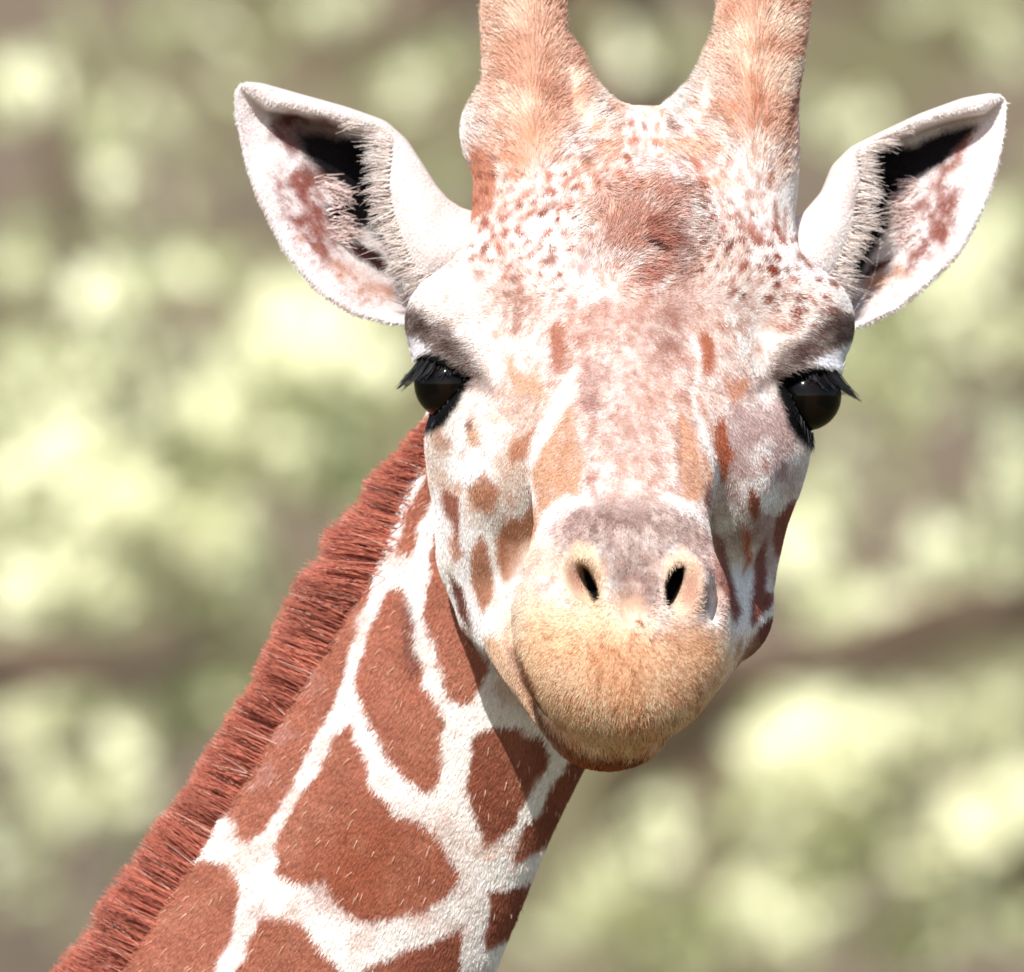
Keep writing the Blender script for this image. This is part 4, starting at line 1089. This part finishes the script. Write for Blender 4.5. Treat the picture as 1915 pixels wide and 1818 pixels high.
    cf[r_.random(nf) < .12] = lin((120, 84, 78))
    hair_object('ear_fringe', path, np.clip(cf, 0, .9), np.full(nf, 1.35), M_FUR, o)
    # finer tufts rising from the inner ridge
    nf = 170
    ctr = np.array([(612, 345), (634, 366), (622, 392), (634, 420), (640, 440)] if sx < 0 else [(1712, 345), (1686, 372), (1700, 400), (1690, 420), (1700, 440)], float)
    w_ = ctr[r_.integers(0, 5, nf)] + r_.normal(0, 9, (nf, 2))
    kk = [int(np.argmin((x2 - X.ravel()) ** 2 + (y2 - Y.ravel()) ** 2)) for x2, y2 in w_]
    root = VV[kk]
    d_ = np.stack([np.full(nf, -sx * .9), r_.normal(.1, .35, nf), r_.uniform(-.5, .1, nf)], 1); d_ /= np.linalg.norm(d_, axis=1, keepdims=True)
    ln = r_.uniform(14, 36, nf)
    path = root[:, None] + d_[:, None] * ln[:, None, None] * u
    hair_object('ear_tuft', path, np.tile(lin((214, 190, 184)), (nf, 1)) * np.exp(r_.normal(0, .2, (nf, 1))), np.full(nf, 2.2), M_FUR, o)
    return o

def noise_1d(x_, seed):
    r_ = np.random.default_rng(seed); g = r_.uniform(-1, 1, 400); x_ = np.mod(np.asarray(x_) + 50, 398)
    i_ = x_.astype(int); f_ = x_ - i_; f_ = f_ * f_ * (3 - 2 * f_)
    return g[i_] * (1 - f_) + g[i_ + 1] * f_

ear(-1, [(900,400),(862,388),(838,372),(815,345),(792,308),(762,262),(722,226),(650,200),(560,175),(490,155),(462,153),(450,157)],
    [(870,580),(790,606),(735,608),(660,590),(590,545),(530,470),(480,370),(457,300),(444,240),(438,195),(440,172),(446,160)],
    [(778,530),(745,460),(728,400),(722,350),(735,290),(728,262),(700,240),(620,222),(540,205),(505,205),(497,240),(515,330),(530,400),(600,480),(690,540),(760,560)], 190, 235)
ear(1, [(1450,425),(1478,414),(1500,400),(1535,360),(1555,310),(1590,275),(1640,250),(1720,212),(1800,183),(1850,174),(1868,176),(1876,182)],
    [(1500,590),(1560,612),(1605,615),(1680,580),(1740,530),(1800,470),(1850,370),(1868,310),(1878,260),(1882,215),(1882,195),(1880,186)],
    [(1556,545),(1580,480),(1600,430),(1606,380),(1616,330),(1605,310),(1600,285),(1640,262),(1720,232),(1800,212),(1838,210),(1835,260),(1810,330),(1795,400),(1740,480),(1670,520),(1610,560)], 190, 235)

# ---------------------------------------------------------------- mane
MB = [(826,786),(780,900),(745,1000),(702,1068),(630,1152),(580,1242),(540,1312),(485,1407),(428,1510),(376,1602),(290,1735),(230,1822),(130,1965),(30,2105)]
MT = [(786,786),(706,870),(642,964),(592,1042),(538,1120),(503,1200),(472,1272),(411,1365),(354,1466),(296,1542),(196,1682),(142,1772),(34,1906),(-76,2040)]
nm = int(HAIRS * 0.10)
r = np.random.default_rng(91)
t = r.random(nm)
bx = poly_at(MB, t); tx = poly_at(MT, t)
cl = np.floor(t * 150 + r.normal(0, .12, nm))                       # locks
rl = np.random.default_rng(92)
lock_len = rl.uniform(.92, 1.05, 400); lock_dir = rl.normal(0, .055, 400); lock_dep = rl.normal(0, 7, 400); lock_col = rl.uniform(.8, 1.2, 400)
ci = np.clip(cl, 0, 399).astype(int)
notch = np.clip(1 - 0.14 * np.clip(noise_1d(t * 22, 5) - .35, 0, 1) * 2, .5, 1)
vec = tx - bx
ln = np.hypot(vec[:, 0], vec[:, 1])
ang = lock_dir[ci] + r.normal(0, .09, nm)
vec = np.stack([vec[:, 0] * np.cos(ang) - vec[:, 1] * np.sin(ang), vec[:, 0] * np.sin(ang) + vec[:, 1] * np.cos(ang)], 1)
k = lock_len[ci] * notch * np.where(r.random(nm) < .12, r.uniform(.5, .8, nm), r.uniform(.84, 1.06, nm))
dz = r.normal(0, 15, nm)
root = np.concatenate([bx - vec / ln[:, None] * r.uniform(2, 26, nm)[:, None], (300 + dz * 1.6)[:, None]], 1)
f = (DCAM + 300) / DCAM
root[:, 0] = (root[:, 0] - CX) * f + CX; root[:, 1] = (root[:, 1] - CY) * f + CY
u = np.linspace(0, 1, 5)[None, :, None]
tipv = np.concatenate([vec * k[:, None] * 1.12, (lock_dep[ci] + dz * .6)[:, None]], 1)
# strands of one lock lean together towards the tip
ctr_t = (ci + .5) / 150
pull = (poly_at(MT, np.clip(ctr_t, 0, 1)) - tx) * 0.22
path = root[:, None] + tipv[:, None] * u + np.concatenate([pull, np.zeros((nm, 1))], 1)[:, None] * u ** 2 + np.array([0, 5.0, 0]) * u ** 2
g = r.random(nm)
mc = lin((188, 112, 94)) * (lock_col[ci] * np.exp(r.normal(0, .22, nm)))[:, None]
mc[g < .12] = lin((202, 132, 110)); mc[g > .965] = lin((238, 206, 190)); mc[(g > .9) & (g < .95)] = lin((96, 44, 42))
hair_object('mane', path, np.clip(mc, 0, .9), np.where(g > .965, 1.9, 2.1), M_MANE, giraffe)
